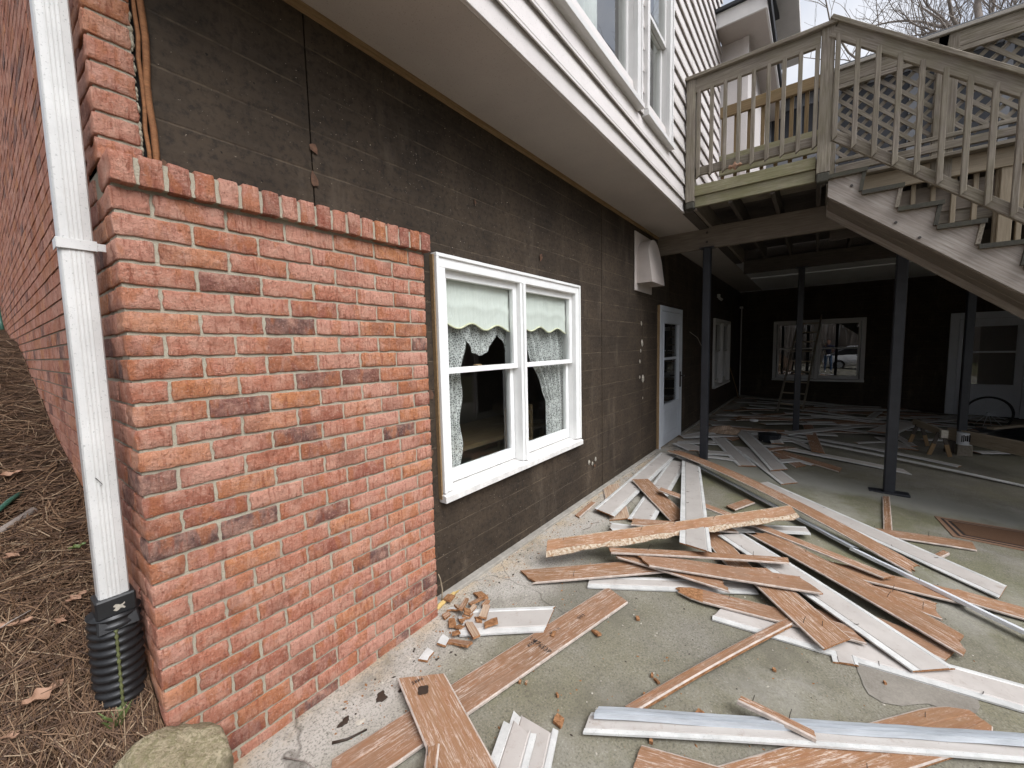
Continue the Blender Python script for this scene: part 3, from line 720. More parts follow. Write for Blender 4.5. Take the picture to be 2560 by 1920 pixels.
# --- invented table and chair, stand-ins for faint reflections in the near window
tbl = empty('table', (3.3, 1.0, -0.1), 'dim wooden table inside the room behind the white window', 'table')
mb = MB(); mb.box(2.5, 4.3, 0.75, 1.6, 0.62, 0.66); mb.build('tabletop', M['brownwood'], tbl)
for x, y in ((2.6, 0.83), (4.2, 0.83), (2.6, 1.52), (4.2, 1.52)): bar('leg', (x, y, -0.1), (x, y, 0.62), 0.06, 0.06, M['brownwood'], tbl, up=(1, 0, 0))
chr_ = empty('chair', (3.2, 0.55, -0.1), 'dim slat backed chair at the table behind the white window', 'chair')
mb = MB(); mb.box(2.95, 3.4, 0.42, 0.85, 0.33, 0.37); mb.build('seat', M['brownwood'], chr_)
for x, y, h in ((2.98, 0.45, 1.0), (3.37, 0.45, 1.0), (2.98, 0.82, 0.33), (3.37, 0.82, 0.33)): bar('leg', (x, y, -0.1), (x, y, h), 0.04, 0.04, M['brownwood'], chr_, up=(1, 0, 0))
for i in range(4): bar('slat', (3.0, 0.45, 0.50+0.14*i), (3.35, 0.45, 0.50+0.14*i), 0.02, 0.05, M['brownwood'], chr_)
# --- storm door on the main wall
def storm_door(T, x0, x1, z0, z1, fm, gm, cas=0.11, knob=True, lo=0.62, label=None):
    mb = MB()
    mb.box(x0, x0+cas, -0.035, 0.005, z0, z1); mb.box(x1-cas, x1, -0.035, 0.005, z0, z1); mb.box(x0+cas, x1-cas, -0.035, 0.005, z1-cas, z1)
    d = mb.build('door', M[fm], house, T, bevel=0.003)
    if label: d['label'] = label
    a, b, c, e = x0+cas+0.004, x1-cas-0.004, z0+0.02, z1-cas-0.004; st = 0.105
    mb = MB()
    mb.box(a, a+st, -0.03, 0.02, c, e); mb.box(b-st, b, -0.03, 0.02, c, e); mb.box(a+st, b-st, -0.03, 0.02, e-0.16, e); mb.box(a+st, b-st, -0.03, 0.02, c, c+lo)
    mb.build('door_leaf', M[fm], d, T, bevel=0.003)
    mb = MB()
    for (p, q, r, s) in ((a+st, b-st, e-0.175, e-0.16), (a+st, b-st, c+lo, c+lo+0.015)): mb.box(p, q, -0.036, 0.0, r, s)
    mb.box(a+st, a+st+0.015, -0.036, 0.0, c+lo+0.015, e-0.175); mb.box(b-st-0.015, b-st, -0.036, 0.0, c+lo+0.015, e-0.175)
    mb.box(a+st+0.015, b-st-0.015, -0.005, 0.01, (c+lo+e)/2-0.02, (c+lo+e)/2+0.02)
    mb.build('glazing_bead', M[fm], d, T)
    mb = MB(); mb.quad((a+st, 0.0, c+lo), (b-st, 0.0, c+lo), (b-st, 0.0, e-0.16), (a+st, 0.0, e-0.16)); mb.build('pane', M[gm], d, T)
    mb = MB(); p, q = a+0.15, b-0.15
    mb.box(p, q, -0.034, -0.03, c+0.16, c+0.17); mb.box(p, q, -0.034, -0.03, c+lo-0.11, c+lo-0.10); mb.box(p, p+0.012, -0.034, -0.03, c+0.17, c+lo-0.11); mb.box(q-0.012, q, -0.034, -0.03, c+0.17, c+lo-0.11)
    mb.build('kick_panel', M[fm], d, T)
    if knob:
        mb = MB(); mb.box(b-0.06, b-0.03, -0.05, -0.03, z0+0.86, z0+1.12); mb.tube([(b-0.045, -0.05, z0+1.05), (b-0.045, -0.10, z0+1.05)], 0.012, 6); mb.box(b-0.11, b-0.03, -0.11, -0.095, z0+1.04, z0+1.06)
        mb.build('handle', M['nail'], d, T)
    return d
storm_door(MAIN, 6.07, 7.30, 0.0, 2.155, 'greydoor', 'glass2', cas=0.075, label='blue grey storm door with full glass')
mb = MB(); mb.box(6.04, 6.068, -0.03, 0.0, 0.0, 2.155); mb.build('raw_jamb', M['tan'], house)
storm_door(BACK, 4.40, 5.72, -0.26, 2.16, 'greydoor', 'glass2', cas=0.15, knob=False, lo=0.72, label='pale storm door at the far end')
# --- back wing wall
mb = MB(); bh = [(0.95, 2.83, 0.53, 2.12), (4.5, 5.62, -0.3, 2.08)]
for a, b, p, q in cut_rects(-0.1, 9.0, -0.8, 3.09, bh): mb.box(a, b, 0.016, 0.1, p, q)
backw = mb.build('back_wall', M['dark'], house, BACK)
bs = [0.004, 1.22, 2.44, 3.66, 4.88, 5.74]
for a, b in zip(bs, bs[1:]):
    mb = MB()
    rl = cut_rects(a+0.003, b-0.003, -0.6, 3.085, bh)
    if len(rl) == 2 and rl[0][0] == rl[1][0]:
        m_2 = MB(); r = rl.pop(); m_2.box(r[0], r[1], 0.0, 0.016, r[2], r[3]); m_2.build('sheathing_panel', M['sheath'], backw, BACK)
    for r in rl: mb.box(r[0], r[1], 0.0, 0.016, r[2], r[3])
    mb.build('sheathing_panel', M['sheath'], backw, BACK)
mb = MB(); mb.box(5.75, 9.0, -0.02, 0.016, -0.7, 3.085); mb.build('brick_pier', M['brick'], backw, BACK)

# --- soffit, clapboards, upper windows
YS = -0.57; ZS = 3.10
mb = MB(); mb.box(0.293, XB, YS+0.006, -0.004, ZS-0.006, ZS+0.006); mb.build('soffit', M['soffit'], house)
mb = MB(); mb.box(0.42, 6.3, -0.03, -0.002, ZS-0.034, ZS-0.007); mb.build('raw_ledger_strip', M['tan'], house)
mb = MB(); mb.box(0.293, 7.05, YS+0.012, YS+0.09, ZS, 7.2)
mb2 = MB()
UW1 = (1.42, 3.555, 3.555, 5.35); UW2 = (3.685, 4.46, 3.555, 5.35)
core = MB()
for a, b, p, q in cut_rects(0.293, 7.05, ZS, 7.2, [(UW1[0]+.05, UW1[1]-.05, UW1[2]+.05, UW1[3]-.05), (UW2[0]+.05, UW2[1]-.05, UW2[2]+.05, UW2[3]-.05)]): core.box(a, b, YS+0.012, YS+0.10, p, q)
sid = core.build('clapboard_wall', M['siding'], house)
mb = MB(); mb.box(0.293, 7.05, YS-0.008, YS+0.012, ZS-0.004, ZS+0.135); mb.box(0.293, 7.05, YS-0.018, YS-0.0082, ZS-0.006, ZS+0.017)
mb.build('skirt_board', M['siding'], sid, bevel=0.002)
PIT = 0.1745; k = 0; z = ZS+0.122
while z < 7.1:
    za, zb = z, z+PIT+0.012
    segs = []
    for a, b, p, q in cut_rects(0.293, 7.05, za+0.01, zb-0.015, [(UW1[0]-.0, UW1[1]+.0, UW1[2], UW1[3]), (UW2[0]-.0, UW2[1]+.0, UW2[2], UW2[3])]):
        if q-p > 0.10: segs.append((a, b))
    mseg = []
    for a, b in segs:
        if mseg and abs(mseg[-1][1]-a) < 1e-3: mseg[-1][1] = b
        else: mseg.append([a, b])
    if z > 3.4 and z < 3.6: mseg = [[0.293, 7.05]]
    for a, b in mseg:
        cuts = [a] + [c for c in (2.9, 5.35) if a+0.3 < c < b-0.3 and k % 2] + [b]
        for p, q in zip(cuts, cuts[1:]):
            mb = MB(); jo = R.uniform(-0.0015, 0.0015)
            y1, y2 = YS-0.032+jo, YS-0.006+jo
            mb.prism([(p+0.001, y1, za), (p+0.001, y1+0.008, za), (p+0.001, y1+0.0085, za+0.016), (p+0.001, YS+0.011, za+0.02), (p+0.001, YS+0.011, zb), (p+0.001, y2, zb), (p+0.001, y1+0.001, za+0.022), (p+0.001, y1+0.0045, za+0.019), (p+0.001, y1, za+0.016)], (q-p-0.002, 0, 0))
            mb.build('siding_board', M['siding'], sid)
    z += PIT; k += 1
window(house, MAIN, *UW1, [(1.50, 3.48)], fm='trimgrey', gm='glass2', y0=YS-0.012, sillmat='trimgrey', cas=0.085)
window(house, MAIN, *UW2, [(3.765, 4.385)], fm='trimgrey', gm='glass2', y0=YS-0.012, sillmat='trimgrey', cas=0.085)
mb = MB(); mb.box(0.4, 7.0, 1.5, 1.6, 3.2, 7.2); mb.box(0.4, 7.05, YS+0.1, 1.6, 7.2, 7.3); mb.box(6.95, 7.05, YS+0.1, 1.5, 3.2, 7.2)  # top slab added to keep sky light out of the shell
mb.build('upper_room_shell', M['room'], house)
# curtain strip seen inside the big upper window
# --- upper bump-out, eaves and sun porch beyond the deck
mb = MB(); mb.box(7.10, 7.2, -0.93, YS+0.05, 3.36, 6.0); mb.box(7.2, 10.0, -0.93, -0.86, 3.36, 6.0)
mb.box(7.075, 7.10, -0.945, -0.87, 3.36, 5.98)
mb.build('bump_out_wall', M['siding'], house)
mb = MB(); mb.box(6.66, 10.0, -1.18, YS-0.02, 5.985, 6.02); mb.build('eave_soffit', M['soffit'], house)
mb = MB(); mb.box(6.63, 6.66, -1.20, YS-0.02, 5.96, 6.15); mb.box(6.66, 10.0, -1.205, -1.18, 5.96, 6.13); mb.build('fascia', M['trimgrey'], house)
mb = MB(); mb.prism([(6.58, -1.25, 6.151), (6.58, YS-0.02, 6.151), (10, YS-0.02, 7.1), (10, -1.25, 7.1)], (0, 0, 0.04)); mb.box(6.6, 10, -1.24, -1.206, 6.02, 6.15); mb.build('roof_edge', M['darkroof'], house)
mb = MB(); mb.box(7.0, 9.25, -1.46, -1.13, 6.5, 6.53); mb.box(6.9, 9.3, -1.50, -1.46, 6.47, 6.62); mb.build('upper_eave', M['trimgrey'], house)
PX = 10.0
mb = MB(); bh = []
PW = [(1.0, 1.42, 5.45, 6.1), (1.5, 1.98, 5.45, 6.1), (2.08, 3.0, 3.6, 6.15), (3.1, 4.05, 3.6, 6.15), (4.15, 5.2, 3.6, 6.15), (5.3, 6.6, 3.6, 6.15)]
T2 = Matrix(((0, 1, 0, PX), (-1, 0, 0, 0), (0, 0, 1, 0), (0, 0, 0, 1)))
for a, b, p, q in cut_rects(0.86, 7.0, 3.36, 6.3, PW): mb.box(a, b, 0, 0.08, p, q)
porch = mb.build('porch_wall', M['porchgrey'], house, T2)
for a, b, p, q in PW:
    mb = MB(); mb.box(a, b, 0.03, 0.04, p, q); mb.build('screen_panel', M['darkroof'], porch, T2)
    mb = MB(); mb.box(a-0.03, b+0.03, -0.03, -0.001, p-0.05, p); mb.build('porch_sill', M['white'], porch, T2)
mb = MB(); mb.box(0.8, 7.1, -0.25, 0.6, 6.3, 6.4); mb.build('porch_roof', M['darkroof'], house, T2)
# far ceilings under the wing
mb = MB(); mb.box(11.25, XB, -9, YS, ZS-0.01, ZS+0.02); mb.build('wing_soffit', M['white'], house)
mb = MB(); mb.box(8.97, 11.245, -9, YS+0.004, ZS+0.0, ZS+0.03); mb.box(11.2, 11.245, -9, YS+0.004, ZS-0.001, ZS+0.0); mb.build('porch_floor_underside', M['trimgrey'], house)
mb = MB(); mb.box(8.9, XB, -6.2, -6.0, -0.9, 3.09); mb.build('unseen_shade_wall', M['vent'], house)  # added out-of-view wall, keeps side light off the far floor

# ------------------------------------------------------------------ deck
DX = 5.075; DZ = 3.36; DF = 5.92
deck = empty('deck', (6.0, -1.2, 3.0), 'weathered grey raised wooden deck on black steel posts above the patio', 'deck')
# front rim: two stacked boards, mossy
bar('rim_board', (DX+0.02, -0.70, 3.305), (DX+0.02, -1.80, 3.305), 0.038, 0.115, M['mosswood'], deck)
bar('rim_board', (DX+0.045, -0.70, 3.19), (DX+0.045, -1.80, 3.19), 0.04, 0.115, M['mosswood'], deck)
# rail posts of the landing
def rpost(x, y, z0, z1, mat='oldwood', w=0.1, d=0.1): return bar('rail_post', (x, y, z0), (x, y, z1), d, w, M[mat], deck, up=(1, 0, 0))
rpost(DX+0.02, -0.655, 3.19, 4.49, d=0.092); rpost(DX+0.02, -1.86, 3.19, 4.49, d=0.105)
mb = MB(); mb.box(DX-0.03, DX+0.07, -0.70, -0.612, 3.11, 3.189); mb.build('post_foot', M['treadend'], deck, bevel=0.01)
mb = MB(); mb.box(DX-0.03, DX+0.07, -1.91, -1.81, 3.10, 3.189); mb.build('post_foot', M['treadend'], deck, bevel=0.01)
bar('rail_cap', (DX+0.01, -0.60, 4.51), (DX+0.01, -1.93, 4.51), 0.14, 0.036, M['oldwood'], deck)
bar('top_rail', (DX+0.0, -0.703, 4.42), (DX+0.0, -1.805, 4.42), 0.04, 0.14, M['oldwood'], deck)
bar('bottom_rail', (DX+0.03, -0.703, 3.515), (DX+0.03, -1.805, 3.515), 0.04, 0.09, M['oldwood'], deck)
for i in range(9):
    y = -0.735-0.131*i
    bar('baluster', (DX-0.005, y, 3.43), (DX-0.005, y, 4.37), 0.036, 0.036, M['oldwood'], deck, up=(1, 0, 0), cut=0.03)
# second (browner) rail across the back of the landing
bar('back_top_rail', (DF+0.0, -0.80, 4.46), (DF, -1.85, 4.46), 0.04, 0.13, M['brownwood'], deck)
bar('back_bottom_rail', (DF+0.0, -0.80, 3.82), (DF, -1.85, 3.82), 0.04, 0.24, M['mosswood'], deck)
for i in range(8):
    y = -0.83-0.143*i
    bar('baluster', (DF+0.04, y, 3.68), (DF+0.04, y, 4.44), 0.04, 0.036, M['brownwood'], deck, up=(1, 0, 0))
# framing
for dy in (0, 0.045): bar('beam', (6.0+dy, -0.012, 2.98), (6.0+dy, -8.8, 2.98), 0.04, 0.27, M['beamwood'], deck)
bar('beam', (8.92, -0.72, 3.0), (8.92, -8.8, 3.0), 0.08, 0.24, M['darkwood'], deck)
mb = MB(); mb.box(5.12, 8.968, -0.678, -0.5635, 3.092, 3.318); mb.build('light_leak_closure', M['darkwood'], deck)  # added board, blocks a light leak between soffit and deck
mb = MB(); mb.box(8.966, 9.0, -8.8, -0.564, 3.131, 3.36); mb.build('sky_gap_board', M['darkwood'], deck)  # added board, closes the gap where sky showed through
bar('ledger', (5.12, -0.70, 3.215), (8.98, -0.70, 3.215), 0.04, 0.22, M['beamwood'], deck)
for i, y in enumerate([-1.06, -1.45, -1.83, -2.24, -2.65, -3.05, -3.46, -3.86, -4.3, -4.7, -5.1, -5.5, -6.3, -7.1, -7.9, -8.7]):
    xa = 5.12 if y > -1.9 else 5.98
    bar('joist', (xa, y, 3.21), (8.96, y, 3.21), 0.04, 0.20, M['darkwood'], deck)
for i in range(27):
    x = 5.19+0.142*i
    y1 = -1.88 if x < 5.94 else -8.8  # unseen outer run added so the deck shades the floor below
    bar('deck_board', (x, -0.574, 3.337), (x, y1, 3.337), 0.1415, 0.036, M['darkwood'] if x > 6 else M['oldwood'], deck)  # boards further in use the copy with shade in its colour
for (x, y, zt) in ((6.02, -0.66, 2.845), (6.02, -2.57, 2.845), (8.92, -1.62, 2.88), (8.92, -3.68, 2.88)):
    mb = MB(); z0 = fl(y); w = 0.048
    pts = []
    for sx, sy in ((1, 1), (-1, 1), (-1, -1), (1, -1)):
        for a, b in ((1, .8), (.8, 1)) if sx*sy > 0 else ((.8, 1), (1, .8)): pts.append((x+sx*a*w, y+sy*b*w, z0))
    mb.prism(pts, (0, 0, zt-z0)); po = mb.build('support_post', M['black'], deck)
    if y == -2.57:
        mb = MB(); mb.box(x-0.07, x+0.07, y-0.17, y+0.17, z0-0.004, z0+0.018); mb.build('base_plate', M['black'], po, bevel=0.004)
    mb = MB(); mb.box(x-0.07, x+0.07, y-0.09, y+0.09, zt-0.001, zt+0.008); mb.build('cap_plate', M['black'], po)
for y in (-0.66,):
    for z in (3.04, 2.92):
        mb = MB(); mb.tube([(5.978, y, z), (5.965, y, z)], 0.016, 8); mb.build('bolt', M['nail'], deck)
# lattice rail along the deck's front edge
LX = 5.93
rpost(LX, -1.93, 3.1, 4.48, 'oldwood', d=0.07); rpost(LX, -2.79, 3.1, 4.48, 'oldwood', d=0.15); rpost(LX, -3.86, 3.1, 4.48, d=0.12); rpost(LX, -4.95, 3.1, 4.48, d=0.12)
bar('rail_cap', (LX, -1.90, 4.50), (LX, -5.5, 4.50), 0.15, 0.035, M['palewood'], deck)
bar('top_rail', (LX-0.03, -1.97, 4.41), (LX-0.03, -5.5, 4.41), 0.04, 0.14, M['oldwood'], deck)
bar('lattice_trim', (LX-0.045, -1.97, 4.31), (LX-0.045, -5.5, 4.31), 0.03, 0.045, M['oldwood'], deck)
bar('lattice_trim', (LX-0.045, -1.97, 3.54), (LX-0.045, -5.5, 3.54), 0.03, 0.04, M['oldwood'], deck)
bar('lower_rail', (LX-0.04, -1.97, 3.45), (LX-0.04, -5.5, 3.45), 0.04, 0.075, M['oldwood'], deck)
bar('edge_board', (LX-0.07, -1.95, 3.345), (LX-0.07, -5.5, 3.345), 0.10, 0.034, M['oldwood'], deck)
bar('skirt_rim', (LX-0.02, -1.95, 3.235), (LX-0.02, -5.5, 3.235), 0.04, 0.175, M['newwood'], deck)
mb = MB(); mb.tube([(LX+0.02, -1.95, 4.553), (LX+0.02, -3.4, 4.553), (LX+0.02, -5.5, 4.553)], 0.022, 8); mb.build('black_hose_line', M['black'], deck)
def lattice(y0, y1, z0, z1, x):
    lat = put('lattice_panel', mesh('lattice_panel', [(x, y0, z0), (x, y0-.01, z0), (x, y0-.01, z0+.01)], [(0, 1, 2)], M['oldwood']), deck)
    H = z1-z0; Wd = y0-y1; pitch = 0.135
    for s, xo in ((1, 0.0), (-1, 0.012)):
        k = -int(H/pitch)-1
        while k*pitch < Wd+H:
            a = k*pitch              # line: horizontal t, z = s*(t-a)
            if s > 0: ta, tb = max(0, a), min(Wd, a+H)
            else: ta, tb = max(0, a), min(Wd, a+H)
            if tb-ta > 0.05:
                if s > 0: za, zb = ta-a, tb-a
                else: za, zb = H-(ta-a), H-(tb-a)
                p = (x-xo, y0-ta, z0+za); q = (x-xo, y0-tb, z0+zb)
                bar('lattice_slat', p, q, 0.008, 0.036, M['oldwood'], lat, up=(0, 0, 1))
            k += 1
lattice(-1.97, -2.715, 3.53, 4.33, LX+0.0); lattice(-2.865, -3.80, 3.53, 4.33, LX); lattice(-3.92, -4.89, 3.53, 4.33, LX)
# pickets hanging below the deck edge, boards behind them
for i in range(21):
    y = -2.47-0.145*i
    yp = -1.864+(y+1.864)*5.1/5.97; zp = 2.875+0.816*(yp+1.9)+0.12
    bar('picket', (LX+0.045, y, 1.571+(zp-1.571)*5.97/5.1), (LX+0.045, y, 3.15), 0.036, 0.04, M['newwood'], deck, up=(1, 0, 0))
bar('picket_rail', (LX+0.085, -2.4, 2.80), (LX+0.085, -3.3, 2.80), 0.04, 0.14, M['oldwood'], deck)
bar('picket_rail', (LX+0.30, -1.95, 2.86), (LX+0.30, -5.5, 2.86), 0.04, 0.20, M['darkwood'], deck)
bar('picket_post', (LX+0.02, -3.24, 2.35), (LX+0.02, -3.24, 3.15), 0.09, 0.09, M['newwood'], deck, up=(1, 0, 0))
# leftover on the deck: seen under the lower rail
o = MB(); o.box(6.35, 6.75, -1.28, -1.12, 3.36, 3.62); t_ = tag(o.build('carton', M['red'], None, bevel=0.006), 'red carton standing on the deck behind the brown rail', 'carton')
o = MB(); o.box(6.3, 6.7, -1.62, -1.32, 3.36, 3.60); tag(o.build('plastic_bin', M['white'], None, bevel=0.02), 'white plastic bin beside the red carton on the deck', 'bin')
# a torn dead leaf caught on the lower rail
def leaf(loc, s, rz, tilt, mat, label, curl=0.25):
    mb = MB(); n = 9
    def f(a, b):
        u = a*2-1; w = (1-u*u)**0.7*(0.42+0.20*math.sin(a*15+0.8)); v = (b*2-1)
        return (u*s, v*w*s, s*curl*(v*v*0.8+u*u*0.55) + s*0.05*math.sin(a*9+b*4))
    mb.grid(f, n*2, 6)
    m = Matrix.Translation(loc) @ Matrix.Rotation(rz, 4, 'Z') @ Matrix.Rotation(tilt, 4, 'X')
    return tag(mb.build('dead_leaf', M[mat], None, m, smooth=True), label, 'leaf')
leaf((5.05, -1.10, 3.46), 0.07, 1.4, 1.3, 'leaf', 'curled brown leaf caught on the mossy lower rail of the deck')

# ------------------------------------------------------------------ stairs
stairs = empty('staircase', (5.5, -1.95, 3.0), 'grey wooden staircase coming down from the deck towards the right', 'staircase')
RI, RU = 0.204, 0.253; NS = 17; sl_ = RI/RU
for x in (5.085, 5.86):
    mb = MB(); pts = []
    # saw-tooth upper edge
    y = -1.905; z = DZ-RI-0.038
    top = [(-1.905, DZ-0.06)]
    for k in range(1, NS):
        zt = DZ-RI*k-0.040; ya = -1.905-RU*(k-1); yb = ya-RU
        top += [(ya, zt), (yb, zt)]
    ye = -1.905-RU*(NS-1)
    low = [(ye, fl(ye)), (-1.905-RU*(NS-2.2), fl(ye)), (-1.905, DZ-0.395)]
    poly = [(x, a, b) for a, b in top+low]
    n = len(poly); b = len(mb.v); dx = 0.04
    # triangulated by column strips to keep concave outline clean
    zb = lambda y: max(fl(ye), DZ-0.395+sl_*(y+1.905)*1.024)
    for k in range(1, NS):
        zt = DZ-RI*k-0.040; ya = -1.905-RU*(k-1); yb = ya-RU
        if x < 5.5: pass
        mb.prism([(x, ya, zb(ya)), (x, yb, zb(yb)), (x, yb, zt), (x, ya, zt)], (dx, 0, 0))
    me = mesh('stringer', mb.v, mb.f, M['greywood'], mb.m)
    # give the stringer a local frame along the slope so that the grain runs with it
    F = frame((x, -1.905, DZ-0.3), (x, ye, DZ-0.3-RI*(NS-1)))
    me.transform(F.inverted())
    bm = bmesh.new(); bm.from_mesh(me); bmesh.ops.remove_doubles(bm, verts=bm.verts, dist=0.0005); bmesh.ops.recalc_face_normals(bm, faces=bm.faces)
    inner = [f for f in bm.faces if abs(f.normal.y) < 0.2 and all(len(e.link_faces) > 2 for e in f.edges if True) ]
    bm.to_mesh(me); bm.free()
    put('stringer', me, stairs, F)
# the flatter carriage board showing below the near stringer
for (xa, xb, dz) in ((5.127, 5.36, 0), (5.375, 5.55, 0), (5.565, 5.855, 0.08)):
    p = ((xa+xb)/2, -1.92, 2.965+dz); q = ((xa+xb)/2, -5.4, 2.965+dz-3.48*0.8257)
    bar('under_board', p, q, xb-xa, 0.03, M['beamwood'], stairs)
p = (5.16, -1.70, 2.93); q = (5.16, -2.0, 2.70)
for k in range(1, NS):
    zt = DZ-RI*k; ya = -1.905-RU*(k-1)
    mb = MB(); mb.box(5.052, 5.93, ya-RU-0.03, ya+0.005, zt-0.036, zt); mb.build('tread', M['oldwood'], stairs, bevel=0.003)
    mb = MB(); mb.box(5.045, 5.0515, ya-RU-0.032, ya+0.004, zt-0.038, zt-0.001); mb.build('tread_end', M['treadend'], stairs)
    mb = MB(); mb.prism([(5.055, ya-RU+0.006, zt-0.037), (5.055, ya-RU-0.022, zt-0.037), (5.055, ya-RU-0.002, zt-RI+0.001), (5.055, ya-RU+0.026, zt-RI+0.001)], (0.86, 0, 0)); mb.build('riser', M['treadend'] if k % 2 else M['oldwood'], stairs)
for xr, near in ((5.055, True), (5.97, False)):
    L = 4.05 if near else 0
    if not near: continue
    y0, y1 = -1.90, -5.95
    zr = lambda y: 4.545+0.818*(y+1.913)
    bar('stair_cap', (xr+0.02, y0+0.02, zr(y0)-0.0), (xr+0.02, y1, zr(y1)-0.0), 0.14, 0.036, M['oldwood'], stairs)
    bar('stair_top_rail', (xr, y0-0.005, zr(y0)-0.105), (xr, y1, zr(y1)-0.105), 0.04, 0.125, M['oldwood'], stairs)
    bar('stair_bottom_rail', (xr+0.03, y0-0.02, zr(y0)-1.03), (xr+0.03, y1, zr(y1)-1.03), 0.04, 0.085, M['oldwood'], stairs)
    for i in range(28):
        y = -1.935-0.1435*i
        bar('baluster', (xr-0.005, y, zr(y)-1.07), (xr-0.005, y, zr(y)-0.13), 0.038, 0.036, M['oldwood'], stairs, up=(1, 0, 0), cut=0.035)
bar('newel_post', (5.08, -5.9, fl(-5.9)), (5.08, -5.9, 1.25), 0.09, 0.09, M['oldwood'], stairs, up=(1, 0, 0))
for (y, z) in ((-2.08, 3.02), (-2.40, 2.62), (-2.56, 2.46)):
    mb = MB(); mb.tube([(5.086, y, z), (5.074, y, z)], 0.012, 8); mb.build('bolt', M['nail'], stairs)

# ------------------------------------------------------------------ downspout, drain, vent hood, conduit
ds = empty('downspout', (0.22, 0.05, 1.5), 'tall white metal downspout with a ribbed face and a strap at the brick corner', 'downspout')
mb = MB(); w0, w1 = 0.183, 0.2605; ya, yb = 0.015, 0.078
prof = [(w0, ya+0.010), (w0+0.004, ya+0.003)]
for i in range(4):
    a = w0+0.018+i*0.010; prof += [(a, ya), (a+0.002, ya-0.0011), (a+0.005, ya-0.0011), (a+0.007, ya)]
prof += [(w1-0.004, ya+0.003), (w1, ya+0.010), (w1, yb), (w0, yb)]
mb.prism([(a, b, 0.745) for a, b in prof], (0.014, 0, 2.7)); mb.build('pipe', M['alum'], ds)
mb = MB(); z = 1.93; xo = 0.006
mb.box(w0+xo-0.006, w1+xo+0.006, ya-0.007, ya-0.0045, z-0.016, z+0.016); mb.box(w0+xo-0.008, w0+xo-0.0055, ya-0.007, yb, z-0.016, z+0.016); mb.box(w1+xo+0.0055, 0.30, ya-0.006, ya-0.003, z-0.014, z+0.010)
mb.build('strap', M['alum'], ds, bevel=0.001)
mb = MB(); mb.tube([(0.208, ya-0.004, 1.18), (0.222, ya-0.006, 1.155), (0.217, ya-0.005, 1.150)], 0.0012, 4); mb.build('scratch', M['print'], ds)
dp = empty('drain_pipe', (0.22, 0.05, 0.6), 'black corrugated drain pipe under the white downspout', 'drain pipe')
mb = MB(); mb.box(w0-0.012, w1+0.012, ya-0.014, yb+0.01, 0.70, 0.765)
mb.prism([(w0-0.012, ya-0.014, 0.70), (w1+0.012, ya-0.014, 0.70), (w1+0.016, ya-0.03, 0.655), (w0-0.016, ya-0.03, 0.655)], (0, yb-ya+0.05, 0))
mb.build('adapter', M['blackplastic'], dp, bevel=0.005)
mb = MB(); prev = None; pts = []; rd = []
for i in range(61):
    tt = i/60; z = 0.70-0.36*tt; pts.append((0.2195-0.004*tt, 0.052+0.0*tt, z)); rd.append(0.066+0.0045*math.cos(i*2*math.pi/5))
mb.tube(pts, rd, 28); mb.build('corrugated_pipe', M['blackplastic'], dp, smooth=True)
mb = MB(); pts = [(0.2195-0.004*i/40+0.067*math.sin(-0.12)+0.00, 0.052-0.0705*math.cos(0.12), 0.66-0.31*i/40) for i in range(41)]
mb.tube(pts, [0.0045+0.002*math.cos(i*2.2) for i in range(41)], 6); mb.build('stripe', M['yellow'], dp, smooth=True)
mb = MB(); mb.grid(lambda a, b: (0.228+0.012*(a-.5)*2*(1+.3*math.sin(b*9)), ya-0.0145, 0.728+0.009*(b-.5)*2*(1+.4*math.sin(a*7))), 5, 5); mb.build('white_mark', M['caulk'], dp)

vh = empty('vent_hood', (5.35, -0.05, 2.6), 'beige plastic vent hood fixed high on the dark wall', 'vent hood')
mb = MB(); mb.box(5.07, 5.72, -0.02, -0.004, 2.27, 3.0); mb.build('back_plate', M['vent'], vh, bevel=0.004)
mb = MB()
arch = [(5.13, 2.36)]+[(5.385-0.255*math.cos(a*math.pi/14), 2.68+0.235*math.sin(a*math.pi/14)) for a in range(15)]+[(5.64, 2.36)]
def ay(z): return -0.165-0.05*max(0, 1-(z-2.36)/0.35)-0.012*math.sin((z-2.36)*9)
for a, b in zip(arch, arch[1:]):
    mb.quad((a[0], -0.021, a[1]), (b[0], -0.021, b[1]), (b[0], ay(b[1]), b[1]), (a[0], ay(a[1]), a[1]))
la = len(arch)
for i in range(la//2):
    a, b, c, d = arch[i], arch[i+1], arch[la-2-i], arch[la-1-i]
    mb.quad((a[0], ay(a[1]), a[1]), (b[0], ay(b[1]), b[1]), (c[0], ay(c[1]), c[1]), (d[0], ay(d[1]), d[1]))
mb.build('hood', M['vent'], vh)

mb = MB(); mb.tube([(13.93, -0.05, 2.62), (13.93, -0.05, 1.2), (13.93, -0.05, -0.1)], 0.018, 6); mb.box(13.80, 13.95, -0.09, -0.01, 2.60, 2.66)
tag(mb.build('conduit', M['trimgrey']), 'thin grey vertical pipe in the dark far corner of the patio', 'pipe')
mb = MB(); mb.box(10.3, 10.42, -0.07, -0.02, 2.62, 2.70); mb.tube([(10.36, -0.05, 2.62), (10.38, -0.12, 2.56)], 0.03, 6)
tag(mb.build('wall_lamp', M['trimgrey']), 'small grey floodlight high on the dark wall past the door', 'lamp')
mb = MB(); mb.tube([(7.9, -0.01, 1.80), (8.5, -0.012, 1.70), (8.9, -0.01, 1.52)], 0.006, 5); tag(mb.build('loose_wire', M['caulk']), 'pale loose wire on the dark wall right of the storm door', 'wire')
mb = MB(); mb.tube([(12.1, -0.04, 0.95), (12.9, -0.10, 0.3), (13.2, -0.12, -0.03)], 0.012, 5); tag(mb.build('leaning_stick', M['tan']), 'thin stick leaning below the far side window', 'stick')

